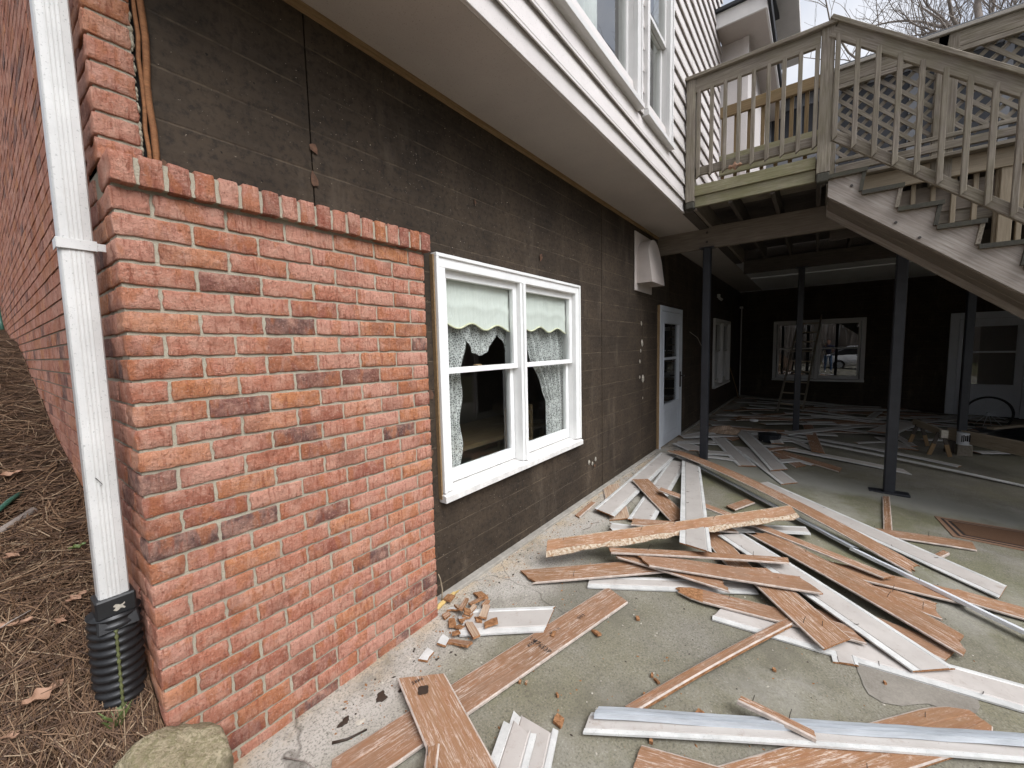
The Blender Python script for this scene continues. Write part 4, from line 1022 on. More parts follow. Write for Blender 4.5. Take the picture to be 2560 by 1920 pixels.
# ------------------------------------------------------------------ curtains inside the near window
def drape(name, fn, nu, nv, mat, label, cat):
    mb = MB(); mb.grid(fn, nu, nv); return tag(mb.build(name, M[mat], None, smooth=True), label, cat)
for (a, b, lab) in ((1.81, 2.53, 'left pale fabric roller shade with scalloped hem in the white window'), (2.67, 3.41, 'right pale fabric roller shade with scalloped hem in the white window')):
    zt, zl = 2.08, 1.735
    def hem(u): return zl+0.02*math.cos(u*2.5*2*math.pi)-0.012*u
    def f(u, v): return (a+(b-a)*u, 0.055+0.0025*math.sin(u*9+v*2)*v - 0.006*math.exp(-((v-0.62)*14)**2), zt+(hem(u)-zt)*v)
    mb = MB(); mb.grid(f, 40, 18); sh = tag(mb.build('window_shade', M['cloth'], None, smooth=True), lab, 'window shade')
    mb = MB(); mb.tube([(f(i/60, 1)[0], f(i/60, 1)[1]-0.004, f(i/60, 1)[2]) for i in range(61)], 0.0065, 5); mb.build('braid_trim', M['braid'], sh, smooth=True)
def fold(u, n, amp): return amp*math.sin(u*n*2*math.pi)+amp*0.4*math.sin(u*n*4.7+1)
def left_drape(u, v):
    z = 2.05-1.36*v
    wid = 0.19+0.02*math.sin(v*7); tie = math.exp(-((v-0.62)*5)**2); wid = wid*(1-0.25*v-0.65*max(0, v-0.6))+0.016*math.sin(v*24)*u+0.012*math.sin(v*9)*u
    return (1.895+wid*u, 0.115+fold(u, 3, 0.012), z)
drape('lace_curtain', left_drape, 26, 50, 'lace', 'narrow lace curtain hanging at the left edge of the white window', 'curtain')
def swag(u, v):
    x = 2.03+0.40*u; drop = 0.13+0.20*math.sin(u*math.pi)**0.8+0.007*abs(math.sin(u*25))
    z = 1.86-drop*v; return (x, 0.10+fold(u, 4, 0.012), z)
drape('lace_valance', swag, 40, 16, 'lace', 'scalloped lace valance below the left shade in the white window', 'valance')
def swag2(u, v):
    x = 2.41+0.22*u; z = 1.85-(0.13+0.24*u+0.007*abs(math.sin(u*18)))*v; return (x, 0.105+fold(u, 2, 0.01), z)
drape('lace_valance', swag2, 24, 14, 'lace', 'half lace valance at the right side of the left window sash', 'valance')
def right_drape(u, v):
    z = 2.05-1.39*v
    l = 2.79+0.05*v if v < 0.25 else 2.80+0.42*min(1, (v-0.25)/0.5)**1.1+0.014*math.sin(v*26)
    l = min(l, 3.16); r = 3.47
    return (l+(r-l)*u, 0.12+fold(u, 6, 0.016)*(1-0.3*v), z)
drape('lace_curtain', right_drape, 60, 50, 'lace', 'full gathered lace curtain drawn to the right in the white window', 'curtain')
def right_sheer(u, v): return (3.40+0.2*u, 0.145+fold(u, 3, 0.010), 2.05-1.40*v)
drape('lace_curtain', right_sheer, 24, 20, 'lace', 'flat lace panel at the far right edge of the white window', 'curtain')
def up_drape(u, v): return (3.02+0.42*u, YS+0.30+fold(u, 3, 0.03), 5.2-1.55*v)
drape('curtain_panel', up_drape, 30, 8, 'cloth', 'grey curtain inside the large upper window', 'curtain')
def up_drape2(u, v): return (4.05+0.33*u, YS+0.26+fold(u, 3, 0.03), 5.2-1.55*v)
drape('curtain_panel', up_drape2, 30, 8, 'cloth', 'grey curtain inside the narrow upper window', 'curtain')

# ------------------------------------------------------------------ stripped siding boards
# (x1,y1,z1,x2,y2,z2,width,face,flags,label)   face: B brown back up, F painted face up, W white trim
BOARDS = [
(0.664,-0.489,-0.019,2.374,-0.890,-0.039,0.190,'B','ps','long brown backed board with stamped print running along the brick wall'),
(1.155,-0.412,0.016,0.936,-0.977,0.001,0.200,'B','k','brown board with a dark burn knot lying across the long printed board'),
(0.940,-0.734,0.034,0.826,-0.834,0.028,0.050,'B','n','narrow splinter strip on the burn knot board at the bottom edge'),
(1.316,-0.953,-0.042,1.024,-1.058,-0.047,0.210,'F','j','broken pale board with torn top end, lower of two at the bottom edge'),
(1.249,-0.924,-0.022,1.003,-1.012,-0.027,0.150,'F','j','pale board stacked on the torn pale board at the bottom edge'),
(1.573,-0.293,-0.003,1.909,-0.664,-0.023,0.210,'F','j','short pale board with a torn end beside the chip pile'),
(2.782,-1.816,-0.074,1.611,-1.249,-0.058,0.050,'B','','thin wooden strip slanting from the big pile towards the metal flashing'),
(1.453,-1.132,-0.045,2.478,-2.653,-0.126,0.100,'F','','narrow pale board lying under the near metal flashing'),
(1.926,-1.644,-0.024,1.957,-1.913,-0.064,0.045,'B','n','short splinter stick lying across the near metal flashing'),
(2.557,-2.506,-0.126,1.552,-1.685,-0.083,0.190,'B','rn','brown board with a rounded end under the near metal flashing'),
(1.445,-1.352,-0.065,1.576,-1.695,-0.083,0.120,'B','','reddish brown board cut off by the bottom edge of the photo'),
(2.618,-1.449,-0.068,2.858,-2.783,-0.139,0.210,'F','jn','long pale board nearest the front of the big pile, one torn end'),
(3.612,-1.352,0.001,2.768,-2.395,-0.094,0.220,'F','n','long pale board with white lip slanting through the middle of the big pile'),
(3.776,-1.548,-0.004,3.100,-2.555,-0.098,0.210,'B','nj','long pale brown backed board with torn tip right beside the long pale one'),
(3.161,-1.558,-0.010,2.663,-2.011,-0.059,0.210,'B','n','brown backed board with torn white tip at the front of the big pile'),
(2.732,-0.913,0.054,3.141,-1.885,-0.012,0.170,'B','pj','brown backed board with faint print lying across the pile centre'),
(2.747,-0.758,0.037,2.835,-1.439,-0.014,0.130,'B','j','tapered brown board with forked torn end at the pile front'),
(2.656,-1.198,-0.041,2.849,-2.102,-0.079,0.150,'B','tn','brown board with a bright orange torn end at the pile front'),
(2.160,-0.323,-0.002,2.910,-1.112,-0.006,0.170,'B','jn','brown board with a broken corner at the left tip of the pile'),
(2.391,-0.680,-0.029,3.020,-1.582,-0.071,0.140,'F','','pale board flat on the concrete under the left part of the pile'),
(2.391,-0.343,0.114,4.115,-1.765,0.119,0.130,'B','gn','ragged edged brown board lying topmost across the pile'),
(2.689,-0.702,0.070,3.330,-1.761,0.029,0.090,'B','n','narrow nail studded board just below the ragged topmost one'),
(5.752,-0.548,0.024,3.003,-1.219,0.108,0.210,'F','n','wide pale board pointing from the door towards the camera on top of the pile'),
(4.414,-0.323,0.056,3.664,-0.947,0.012,0.200,'B','','brown board leaning left of the wide pale board that points to the camera'),
(4.130,-0.630,0.089,3.646,-2.321,-0.060,0.090,'B','','long narrow brown strip running over the pile from the left'),
(3.403,-0.339,0.025,5.844,-0.237,0.020,0.220,'F','n','pale board along the house wall with its end towards the window'),
(3.460,-0.658,-0.002,5.579,-0.442,-0.001,0.220,'F','n','second pale board from the house wall, beside the wide pale one'),
(5.811,-0.300,0.077,3.932,-2.483,-0.079,0.180,'B','cj','very long bent brown board running from the door to the right'),
(5.357,-1.400,-0.057,4.001,-2.921,-0.132,0.220,'F','n','very long pale board right of the bent brown one'),
(4.573,-2.177,-0.107,4.823,-2.966,-0.149,0.170,'B','n','brown board poking out from under the very long pale board'),
(4.361,-2.663,-0.135,4.529,-2.751,-0.139,0.050,'B','','tiny stick beside the end of the brown board near the doormat'),
(5.811,-2.528,-0.127,4.710,-2.428,-0.116,0.060,'B','','narrow brown stick in front of the steel post with the base plate'),
(4.332,-1.248,-0.043,4.693,-1.378,-0.060,0.110,'B','','short brown offcut behind the topmost ragged board'),
(3.601,-1.943,-0.070,3.738,-2.709,-0.121,0.190,'B','n','brown board crossing under the bright metal strip'),
(3.763,-2.642,-0.117,3.770,-3.134,-0.153,0.170,'B','','brown board leaving the photo at the right beside the bright metal strip'),
(3.515,-2.224,-0.111,3.479,-2.530,-0.127,0.190,'B','jn','brown board with a slanted broken end flat beneath the right of the pile'),
(3.073,-2.187,-0.109,3.014,-2.501,-0.126,0.170,'B','','brown board end showing under the long torn brown one'),
(2.950,-1.881,-0.085,2.883,-2.137,-0.099,0.150,'B','','brown offcut under the long pale board in the pile front'),
(2.686,-2.032,-0.101,2.580,-2.044,-0.102,0.110,'F','','small white offcut with two ribs on the concrete'),
(3.753,-1.254,-0.024,4.193,-1.864,-0.056,0.160,'F','','pale board crossing behind the topmost ragged board'),
(3.601,-1.189,-0.010,3.157,-1.485,-0.026,0.170,'B','','brown board half hidden under the long pale board in the pile'),
(3.292,-0.647,0.053,3.695,-1.354,0.021,0.140,'B','','brown board crossing just behind the ragged topmost board at left'),
(3.201,-0.496,0.006,3.317,-0.776,-0.009,0.150,'F','j','broken pale offcut at the left behind the ragged topmost board'),
(4.196,-0.066,0.005,3.433,-0.482,-0.017,0.190,'B','w','faded brown board flat on the slab under the pale wall boards'),
(3.239,-0.147,-0.001,3.638,-0.122,0.000,0.060,'B','','small bright brown offcut at the foot of the house wall'),
(8.069,-0.843,0.008,5.988,-1.547,-0.039,0.220,'F','j','pale board lying topmost in the shaded heap behind the left steel post'),
(7.011,-0.966,-0.034,5.600,-1.673,-0.080,0.220,'F','','pale board reaching furthest forward from the shaded heap'),
(7.367,-0.606,0.001,6.013,-1.193,-0.051,0.220,'F','','pale board with an angled end in the shaded heap beside the left steel post'),
(7.399,-1.303,-0.046,7.128,-2.865,-0.143,0.200,'F','','long pale board pointing behind the steel post with the base plate'),
(7.170,-1.405,-0.060,6.648,-2.174,-0.107,0.200,'B','','brown board in front of the long pale board in the shade'),
(8.427,-0.855,-0.033,7.253,-4.075,-0.209,0.070,'W','','long thin white strip crossing the dark floor'),
(8.590,-1.637,-0.080,7.959,-3.490,-0.178,0.130,'F','','narrow grey board behind the long thin white strip'),
(8.401,-1.389,-0.051,7.513,-1.944,-0.080,0.120,'F','','narrow grey board in the middle of the shaded heap'),
(8.187,-0.667,0.027,8.585,-1.472,-0.025,0.200,'B','','brown board flat across the back of the shaded heap'),
(6.150,-0.680,-0.027,6.233,-1.080,-0.051,0.140,'F','','pale offcut right of the left steel post foot'),
(6.551,-0.238,0.020,6.369,-0.528,-0.015,0.300,'F','','wide pale piece in front of the white storm door'),
(7.122,-0.204,0.022,7.901,-0.545,0.014,0.200,'F','','pale board between the storm door and the left steel post'),
(8.145,-1.287,0.034,7.496,-1.439,-0.024,0.170,'F','','short pale offcut standing tilted on the shaded heap'),
(6.979,-1.438,-0.068,6.494,-1.758,-0.087,0.170,'B','','brown offcut on the front edge of the shaded heap'),
(6.817,-1.625,-0.079,6.718,-1.920,-0.095,0.160,'F','j','pale offcut beside the brown one at the shaded heap front'),
(8.422,-0.281,0.018,8.582,-0.966,-0.019,0.180,'F','','pale board along the dark house wall behind the left steel post'),
(9.251,-0.536,0.004,10.101,-1.465,-0.055,0.180,'B','','brown board deep in the dark corner below the side window'),
(9.109,-1.076,-0.004,10.239,-2.484,-0.089,0.160,'F','','pale board crossing in front of the ladder foot'),
(10.107,-1.553,-0.040,11.065,-3.123,-0.133,0.180,'B','','brown board reaching right from the ladder foot'),
(9.050,-1.622,-0.063,9.702,-2.625,-0.127,0.160,'B','','brown board on the dark floor right of the middle steel post'),
(11.008,-1.848,-0.065,11.745,-3.414,-0.148,0.200,'F','','pale board under the far window, right of the ladder'),
(10.180,-0.867,-0.023,12.130,-2.297,-0.099,0.200,'B','','brown board under the ladder in the dark corner'),
(10.111,-2.418,-0.106,12.450,-4.304,-0.145,0.200,'F','','pale board rising behind the sawhorse beam'),
(10.186,-2.236,-0.056,11.213,-3.747,-0.146,0.180,'B','','brown board left of the steel post with the base plate, far back'),
(10.901,-1.338,-0.018,11.283,-2.607,-0.096,0.200,'F','','pale board lying under the ladder rungs'),
(11.924,-2.363,-0.103,13.385,-4.098,-0.195,0.200,'B','','brown board against the far wall right of the window'),
(9.954,-0.354,0.004,10.168,-1.307,-0.037,0.200,'F','','pale board in the dark corner near the grey pipe'),
(11.979,-1.606,-0.032,13.749,-3.666,-0.142,0.250,'B','','brown board at the foot of the far wall below the window'),
(11.912,-3.372,-0.126,13.743,-4.991,-0.212,0.200,'F','','pale board between the sawhorse and the far storm door'),
(9.441,-2.842,-0.048,10.659,-3.339,-0.014,0.360,'F','','wide pale plank propped on the heap left of the sawhorse'),
(9.471,-2.849,-0.138,8.684,-3.085,-0.151,0.220,'F','','wide pale plank lying flat left of the sawhorse'),
(9.756,-3.035,-0.128,8.977,-3.180,-0.156,0.120,'F','','narrow pale plank on the flat wide one left of the sawhorse'),
(8.663,-2.451,-0.123,9.110,-2.849,-0.144,0.080,'F','','small pale offcut crossing behind the steel post with the base plate'),
(10.436,-2.678,-0.119,10.699,-3.283,-0.151,0.200,'B','','brown board just left of the propped wide plank'),
(7.878,-0.484,-0.003,7.466,-0.859,-0.023,0.200,'B','','short brown board by the left steel post, in the shade'),
(7.741,-1.173,-0.040,8.134,-1.761,-0.081,0.180,'F','','pale board under the dark bucket'),
(11.514,-3.623,-0.159,11.653,-4.318,-0.196,0.200,'F','','pale board behind the sawhorse near the far steel post'),
]
_nail = {}
def nail_mesh(k):
    if k in _nail: return _nail[k]
    rr = random.Random(k); mb = MB(); L = rr.uniform(0.03, 0.055); a = rr.uniform(-0.4, 0.4); 
    p = [(0, 0, -0.002), (a*0.008, 0.0, L*0.5), (a*0.03, rr.uniform(-0.006, 0.006), L)]
    mb.tube(p, [0.0016, 0.0016, 0.0012], 5)
    me = mesh('nail', mb.v, mb.f, M['nail'], mb.m); _nail[k] = me; return me
def board(spec, i):
    x1, y1, z1, x2, y2, z2, w, face, fl_, lab = spec
    rr = random.Random(100+i)
    p1 = Vector((x1, y1, z1)); p2 = Vector((x2, y2, z2)); L = (p2-p1).length
    th = 0.0115 if w > 0.055 else 0.02
    F = frame(p1, p2)
    # follow the slab's fall across the width
    F = F @ Matrix.Rotation(rr.uniform(-0.035, 0.035)+(0.5 if 'g' in fl_ else 0), 4, 'X')
    ragged = 'g' in fl_
    n = max(6, min(26, int(L/0.07))); vs = []; fs = []; fm = []
    if face == 'F':      # white lip | groove | pale face | bead
        s = [-0.5, -0.5+0.038/w, -0.5+0.040/w, -0.5+0.046/w, 0.5-0.034/w, 0.5-0.029/w, 0.5-0.023/w, 0.5]
        if w < 0.13: s = [-0.5, -0.3, -0.29, -0.26, 0.3, 0.33, 0.37, 0.5]
        zt = [th*0.8, th*0.85, th*0.62, th, th, th*0.6, th*0.95, th*0.72]
        tm = [1, 1, 0, 0, 0, 1, 1]
        mats = [M['hbF'], M['hbL'], M['hbE'], M['hbB']]; under = 3
    elif face == 'W':
        s = [-0.5, -0.3, 0, 0.3, 0.5]; zt = [th, th, th, th, th]; tm = [0]*4; mats = [M['hbL'], M['hbL'], M['hbE'], M['hbB']]; under = 0
    else:
        s = [-0.5, -0.5+0.007/w, -0.17, -0.15, 0.12, 0.14, 0.5-0.007/w, 0.5]
        zt = [th*0.75, th, th, th*0.88, th*0.88, th, th, th*0.75]; tm = [1, 0, 0, 0, 0, 0, 1]
        mats = [M['hbW'] if 'w' in fl_ else M['hbB'], M['hbP'], M['hbE'], M['hbF']]; under = 3
        if ragged: mats[1] = M['hbG']; s[1] = -0.5+0.35; s.sort()
    m = len(s); j1 = (0.016 if face == 'F' else 0.03) if 'j' in fl_ else 0.002; torn = 't' in fl_; roundd = 'r' in fl_
    sag = rr.uniform(-0.004, 0.012)*L + (0.05 if 'c' in fl_ else 0)
    if 's' in fl_ or 'k' in fl_: sag = 0.0
    skew1, skew2 = rr.uniform(-0.25, 0.25)*w, rr.uniform(-0.25, 0.25)*w
    tw = rr.uniform(-0.02, 0.02)
    for i_ in range(n+1):
        u = i_/n; x = (u-0.5)*L
        for j in range(m):
            y = s[j]*w; xx = x
            if i_ == 0: xx += skew1*s[j]*2 + rr.uniform(-1, 1)*(j1 if not torn else 0.02)
            if i_ == n: xx += skew2*s[j]*2 + rr.uniform(-1, 1)*(j1*0.5)
            if roundd and i_ <= 2: y *= (0.45, 0.8, 0.95)[i_]
            if torn and i_ <= 2: y *= (0.35, 0.85, 1.0)[i_]
            if ragged and j in (0, 1): y += rr.uniform(-0.012, 0.012)
            z = zt[j] + sag*(1-(2*u-1)**2) + tw*(u-0.5)*y*2
            if ragged and j < 2: z += rr.uniform(-0.004, 0.006)
            vs.append((xx, y, z))
            vs.append((xx, y, z-zt[j]))
    def T(i_, j): return (i_*m+j)*2
    for i_ in range(n):
        for j in range(m-1):
            fs.append((T(i_, j), T(i_+1, j), T(i_+1, j+1), T(i_, j+1))); fm.append(2 if (torn and i_ < 2) else tm[j])
            fs.append((T(i_, j)+1, T(i_, j+1)+1, T(i_+1, j+1)+1, T(i_+1, j)+1)); fm.append(under)
        fs.append((T(i_, 0)+1, T(i_+1, 0)+1, T(i_+1, 0), T(i_, 0))); fm.append(1)
        fs.append((T(i_, m-1), T(i_+1, m-1), T(i_+1, m-1)+1, T(i_, m-1)+1)); fm.append(1 if face != 'B' else 2)
    for e in (0, n):
        for j in range(m-1):
            f = (T(e, j), T(e, j+1), T(e, j+1)+1, T(e, j)+1)
            fs.append(f if e == 0 else f[::-1]); fm.append(2)
    me = mesh('siding_board', vs, fs, mats, fm)
    o = put('loose_board', me, None, F)
    if lab: tag(o, lab, 'board', 'stripped siding boards lying on the patio')
    else: tag(o, 'dim stripped board in the dark heap at the back of the patio', 'board', 'dim boards heaped at the back of the patio')
    if 'n' in fl_:
        for k in range(max(2, int(L/0.42))):
            u = (k+0.5)/max(2, int(L/0.42))+rr.uniform(-0.08, 0.08); u = min(0.95, max(0.05, u))
            z = th+sag*(1-(2*u-1)**2)
            if face == 'B': mt = Matrix.Translation(((u-0.5)*L, rr.choice((-0.3, 0.25, 0.32))*w, z-0.002)) @ Matrix.Rotation(rr.uniform(-0.3, 0.3), 4, 'Y')
            else: mt = Matrix.Translation(((u-0.5)*L, rr.choice((-0.25, 0.3))*w, z+0.002)) @ Matrix.Rotation(1.45, 4, 'Y') @ Matrix.Rotation(rr.uniform(0, 6), 4, 'X')
            put('nail', nail_mesh(rr.randint(0, 5)), o, F @ mt)
    return o, F, L, th
rb = random.Random(77)
for i in range(64):            # the dense dim litter of boards deep under the deck
    x = rb.uniform(8.2, 13.4); y = rb.uniform(-0.5, -5.2); a = rb.gauss(-1.05, 0.45); l = rb.uniform(0.7, 2.6)
    dx, dy = math.cos(a)*l/2, math.sin(a)*l/2
    if y+abs(dy) > -0.1 or max(x+dx, x-dx) > 13.85 or (x < 9.6 and y < -2.2): continue
    h1, h2 = rb.uniform(0.004, 0.06), rb.uniform(0.004, 0.06)
    BOARDS.append((x-dx, y-dy, fl(y-dy)+h1, x+dx, y+dy, fl(y+dy)+h2, rb.uniform(0.12, 0.21), rb.choice('FFB'), rb.choice(('', 'j', '')), ''))
for i in range(16):
    x = rb.uniform(6.3, 8.6); y = rb.uniform(-0.35, -1.6); a = rb.gauss(-0.9, 0.5); l = rb.uniform(0.4, 1.3)
    dx, dy = math.cos(a)*l/2, math.sin(a)*l/2
    if y+abs(dy) > -0.08: continue
    BOARDS.append((x-dx, y-dy, fl(y-dy)+rb.uniform(0.004, .03), x+dx, y+dy, fl(y+dy)+rb.uniform(.004, .03), rb.uniform(0.1, 0.21), rb.choice('FFB'), rb.choice(('', 'j')), ''))
printed = None
for i, b_ in enumerate(BOARDS):
    r_ = board(b_, i)
    if 's' in b_[8]: printed = r_
    if 'k' in b_[8]: knotb = r_
# stamped writing on the printed board and on the knot board
def stamp(text, parent, m, size):
    c = bpy.data.curves.new('stamp', 'FONT'); c.body = text; c.size = size; c.extrude = 0.0; c.resolution_u = 1
    tmp = bpy.data.objects.new('tmp', c); COL.objects.link(tmp); dg = bpy.context.evaluated_depsgraph_get()
    me = bpy.data.meshes.new_from_object(tmp.evaluated_get(dg)); bpy.data.objects.remove(tmp)
    me.materials.clear(); me.materials.append(M['print'])
    return put('stamped_print', me, parent, m)
o, F, L, th = printed
stamp('4855P', o, F @ Matrix.Translation((0.20, 0.045, th+0.0035)) @ Matrix.Rotation(math.pi, 4, 'Z'), 0.03)
stamp('U47653P', o, F @ Matrix.Translation((0.17, 0.075, th+0.0035)) @ Matrix.Rotation(-math.pi/2, 4, 'Z'), 0.042)
stamp('IS 15 R', o, F @ Matrix.Translation((0.36, 0.03, th+0.0035)) @ Matrix.Rotation(math.pi, 4, 'Z'), 0.026)
stamp('100', o, F @ Matrix.Translation((0.56, 0.02, th+0.0035)) @ Matrix.Rotation(math.pi, 4, 'Z'), 0.04)
stamp('100', o, F @ Matrix.Translation((-0.36, 0.02, th+0.0035)) @ Matrix.Rotation(math.pi, 4, 'Z'), 0.04)
o, F, L, th = knotb
stamp('9485', o, F @ Matrix.Translation((-L/2+0.012, 0.005, th+0.004)) @ Matrix.Rotation(-math.pi/2, 4, 'Z'), 0.03)
mb = MB(); mb.grid(lambda a, b: (-L/2+0.085+0.026*a*math.cos(b*6.283)*(1+.15*math.sin(b*25)), -0.02+0.026*a*math.sin(b*6.283)*(1+.15*math.sin(b*25)), th+0.0042), 3, 16)
mb.build('burn_knot', M['stain'], o, F)

# metal flashings
def flashing(p1, p2, w, mat, lab, h=0.02, n=14, wob=0.006, seed=1):
    F = frame(p1, p2); L = (Vector(p2)-Vector(p1)).length; rr = random.Random(seed); mb = MB()
    sec = [(-w/2, 0.0), (-w/2+0.004, h), (-0.1*w, h*0.95), (0.1*w, h*0.55), (w/2, h*0.35), (w/2, 0.0)]
    k = len(sec); offs = [rr.uniform(-wob, wob) for _ in range(n+1)]
    for i in range(n+1):
        for a, b in sec: mb.v.append(((i/n-0.5)*L+(0.03*(a/w) if i == 0 else 0), a+offs[i]*0.4, b+abs(offs[i])*0.7))
    for i in range(n):
        for j in range(k-1): mb.f.append((i*k+j, (i+1)*k+j, (i+1)*k+j+1, i*k+j+1)); mb.m.append(0)
    return tag(mb.build('metal_flashing', M[mat], None, F), lab, 'flashing')
flashing((1.505, -1.150, -0.028), (2.52, -2.655, -0.108), 0.055, 'galv', 'dull galvanised flashing strip nearest the bottom of the photo', h=0.024)
flashing((5.70, -0.42, 0.045), (4.05, -2.17, -0.07), 0.06, 'galv', 'pale metal flashing running under the bent brown board', h=0.02, seed=3)
flashing((4.05, -2.16, -0.080), (3.36, -3.0, -0.118), 0.055, 'bright', 'bright shiny metal strip leaving the photo at the right', h=0.022, seed=4)

# broken hardboard chips by the brick corner
def chip(loc, L, w, rz, tilt, face, lab, gr):
    rr = random.Random(int(loc[0]*991+loc[1]*577)); mb = MB(); th = 0.011
    top = [(-L/2+rr.uniform(-.2, .2)*w, -w/2), (-L/6, -w/2+rr.uniform(-.1, .1)*w), (L/2+rr.uniform(-.3, .3)*w, -w/2+rr.uniform(0, .2)*w), (L/2+rr.uniform(-.3, .2)*w, w/2), (L/5, w/2+rr.uniform(-.15, .1)*w), (-L/2+rr.uniform(-.3, .3)*w, w/2)]
    n = len(top); mb.v = [(x, y, 0) for x, y in top]+[(x*0.97, y*0.97, th) for x, y in top]
    mb.f = [tuple(range(n-1, -1, -1)), tuple(range(n, 2*n))]+[(i, (i+1) % n, n+(i+1) % n, n+i) for i in range(n)]; mb.m = [0, 1]+[0]*n
    m = Matrix.Translation((loc[0], loc[1], fl(loc[1])+loc[2])) @ Matrix.Rotation(rz, 4, 'Z') @ Matrix.Rotation(tilt, 4, 'X') @ Matrix.Rotation(tilt*0.6, 4, 'Y')
    return tag(mb.build('board_chip', [M['hbE'], M[face]], None, m), lab, 'wood chip', gr)
CH = [(1.662,-0.078,0.020,0.07,0.05,0.3,0.1,'hbE','pointed orange chip nearest the brick corner'),
(1.618,-0.167,0.010,0.06,0.04,2,0.2,'hbL','white faced chip left in the chip pile'),
(1.664,-0.207,0.035,0.13,0.03,0.4,0.15,'hbB','long thin chip lying across the top of the chip pile'),
(1.645,-0.274,0.030,0.12,0.035,0.2,0.1,'hbW','pale long chip in the middle of the chip pile'),
(1.811,-0.216,0.012,0.1,0.06,1.2,0.1,'hbE','broad orange chip at the back of the chip pile'),
(1.699,-0.343,0.030,0.13,0.05,0.5,0.1,'hbW','whitish long chip resting on the short pale board'),
(1.599,-0.278,0.020,0.08,0.045,2.3,0.25,'hbL','white streaked chip in the middle of the chip pile'),
(1.526,-0.243,0.010,0.08,0.04,0.8,0.2,'hbE','orange chip at the front left of the chip pile'),
(1.528,-0.301,0.012,0.06,0.04,1.7,0.3,'hbE','stubby orange chip at the front of the chip pile'),
(1.539,-0.393,0.030,0.14,0.045,1.05,0.12,'hbW','upright streaked chip pointing at the camera from the chip pile'),
(1.643,-0.434,0.030,0.09,0.05,2.6,0.1,'hbE','brown chip on the left end of the short pale board'),
(1.407,-0.301,0.006,0.07,0.05,0.4,0.15,'hbL','white chip in front of the chip pile'),
(1.444,-0.380,0.008,0.13,0.05,1.8,0.2,'hbB','pointed tan chip in front of the chip pile'),
(1.556,-0.165,0.006,0.06,0.04,0,0.1,'hbB','brown chip touching the brick wall foot'),
(1.628,-0.352,0.020,0.05,0.035,0.9,0.3,'hbE','small blocky chip in the middle of the chip pile'),
(1.810,-0.748,0.012,0.05,0.02,0.3,0.1,'hbE','small orange chip on the printed board by the short pale board'),
(1.977,-0.933,0.006,0.05,0.035,1,0.3,'hbE','curled orange chip on the open concrete'),
(1.388,-1.028,0.005,0.05,0.04,0.1,0.1,'hbE','rounded orange chip beside the torn pale boards at the bottom'),
(2.241,-1.071,0.005,0.035,0.02,0.5,0.1,'hbE','small dark chip on the concrete left of the pile front'),
(1.785,-1.504,0.006,0.08,0.03,2.9,0.2,'hbE','reddish torn chip behind the near metal flashing'),
(1.886,-1.270,0.004,0.02,0.012,0.3,0.1,'hbE',''),
(1.865,-1.300,0.004,0.03,0.012,1,0.1,'hbE',''),
(1.552,-1.373,0.004,0.02,0.015,0.3,0.1,'hbE',''),
(2.305,-1.750,0.004,0.02,0.015,0.3,0.1,'hbE',''),
(2.551,-2.191,0.004,0.02,0.01,0.3,0.1,'hbE',''),
(1.499,-0.957,0.004,0.02,0.01,0.9,0.1,'hbE',''),
(1.451,-0.778,0.004,0.02,0.012,0.3,0.1,'hbE',''),
(1.465,-0.804,0.004,0.02,0.012,0.3,0.2,'hbW',''),
(1.749,-1.277,0.004,0.02,0.01,0.3,0.1,'hbE',''),
(1.636,-0.184,0.020,0.06,0.03,1.1,0.3,'hbW','pale splinter at the back of the chip pile near the wall end'),
(1.734,-0.242,0.030,0.09,0.03,2.7,0.2,'hbB','slim brown chip slanting over the back of the chip pile'),
(1.619,-0.276,0.045,0.07,0.04,0.7,0.3,'hbE','orange chip perched on top of the chip pile'),
(1.479,-0.321,0.015,0.05,0.03,2.4,0.2,'hbE',''),
(1.586,-0.319,0.010,0.05,0.03,0.2,0.2,'hbW',''),
(1.573,-0.277,0.010,0.04,0.03,1.2,0.3,'hbE',''),
(1.780,-0.283,0.010,0.06,0.03,0.2,0.1,'hbB',''),
(1.287,-0.302,0.002,0.07,0.05,0.3,0.03,'hbL','thin white flake on the slab near the brick wall')]
for (x, y, h, L, w, rz, ti, fc, lab) in CH:
    chip((x, y, h), L, w, rz, ti, fc, lab or 'loose splinter of brown hardboard among the scattered bits on the concrete', 'broken board chips on the patio')
# fine crumbs and grit swept along the wall: uncountable
mb = MB()
for i in range(1500):
    u = R.random(); x = 0.75+5.2*u; y = -0.06-abs(R.gauss(0, 0.16)) - (0.14 if x < 1.55 else 0)
    if i > 640: x = R.uniform(0.9, 4.5); y = -R.uniform(0.2, 2.6)
    s = R.uniform(0.002, 0.007)*(1 if i < 640 else 0.9); a = R.uniform(0, 6.28); c, d = math.cos(a)*s, math.sin(a)*s; z = fl(y)
    l = R.uniform(0.6, 2.2)
    k = len(mb.v); mb.v += [(x-c*l, y-d*l, z), (x+d, y-c, z), (x+c*l, y+d*l, z), (x-d, y+c, z+0.001), (x, y, z+s*0.9)]
    mi = R.choice((0, 0, 1, 2))
    for f in ((0, 1, 4), (1, 2, 4), (2, 3, 4), (3, 0, 4)): mb.f.append(tuple(k+q for q in f)); mb.m.append(mi)
o = mb.build('grit', [M['hbE'], M['caulk'], M['stain']]); tag(o, 'fine crumbs of wood and dirt scattered along the foot of the wall', None, None, 'stuff')
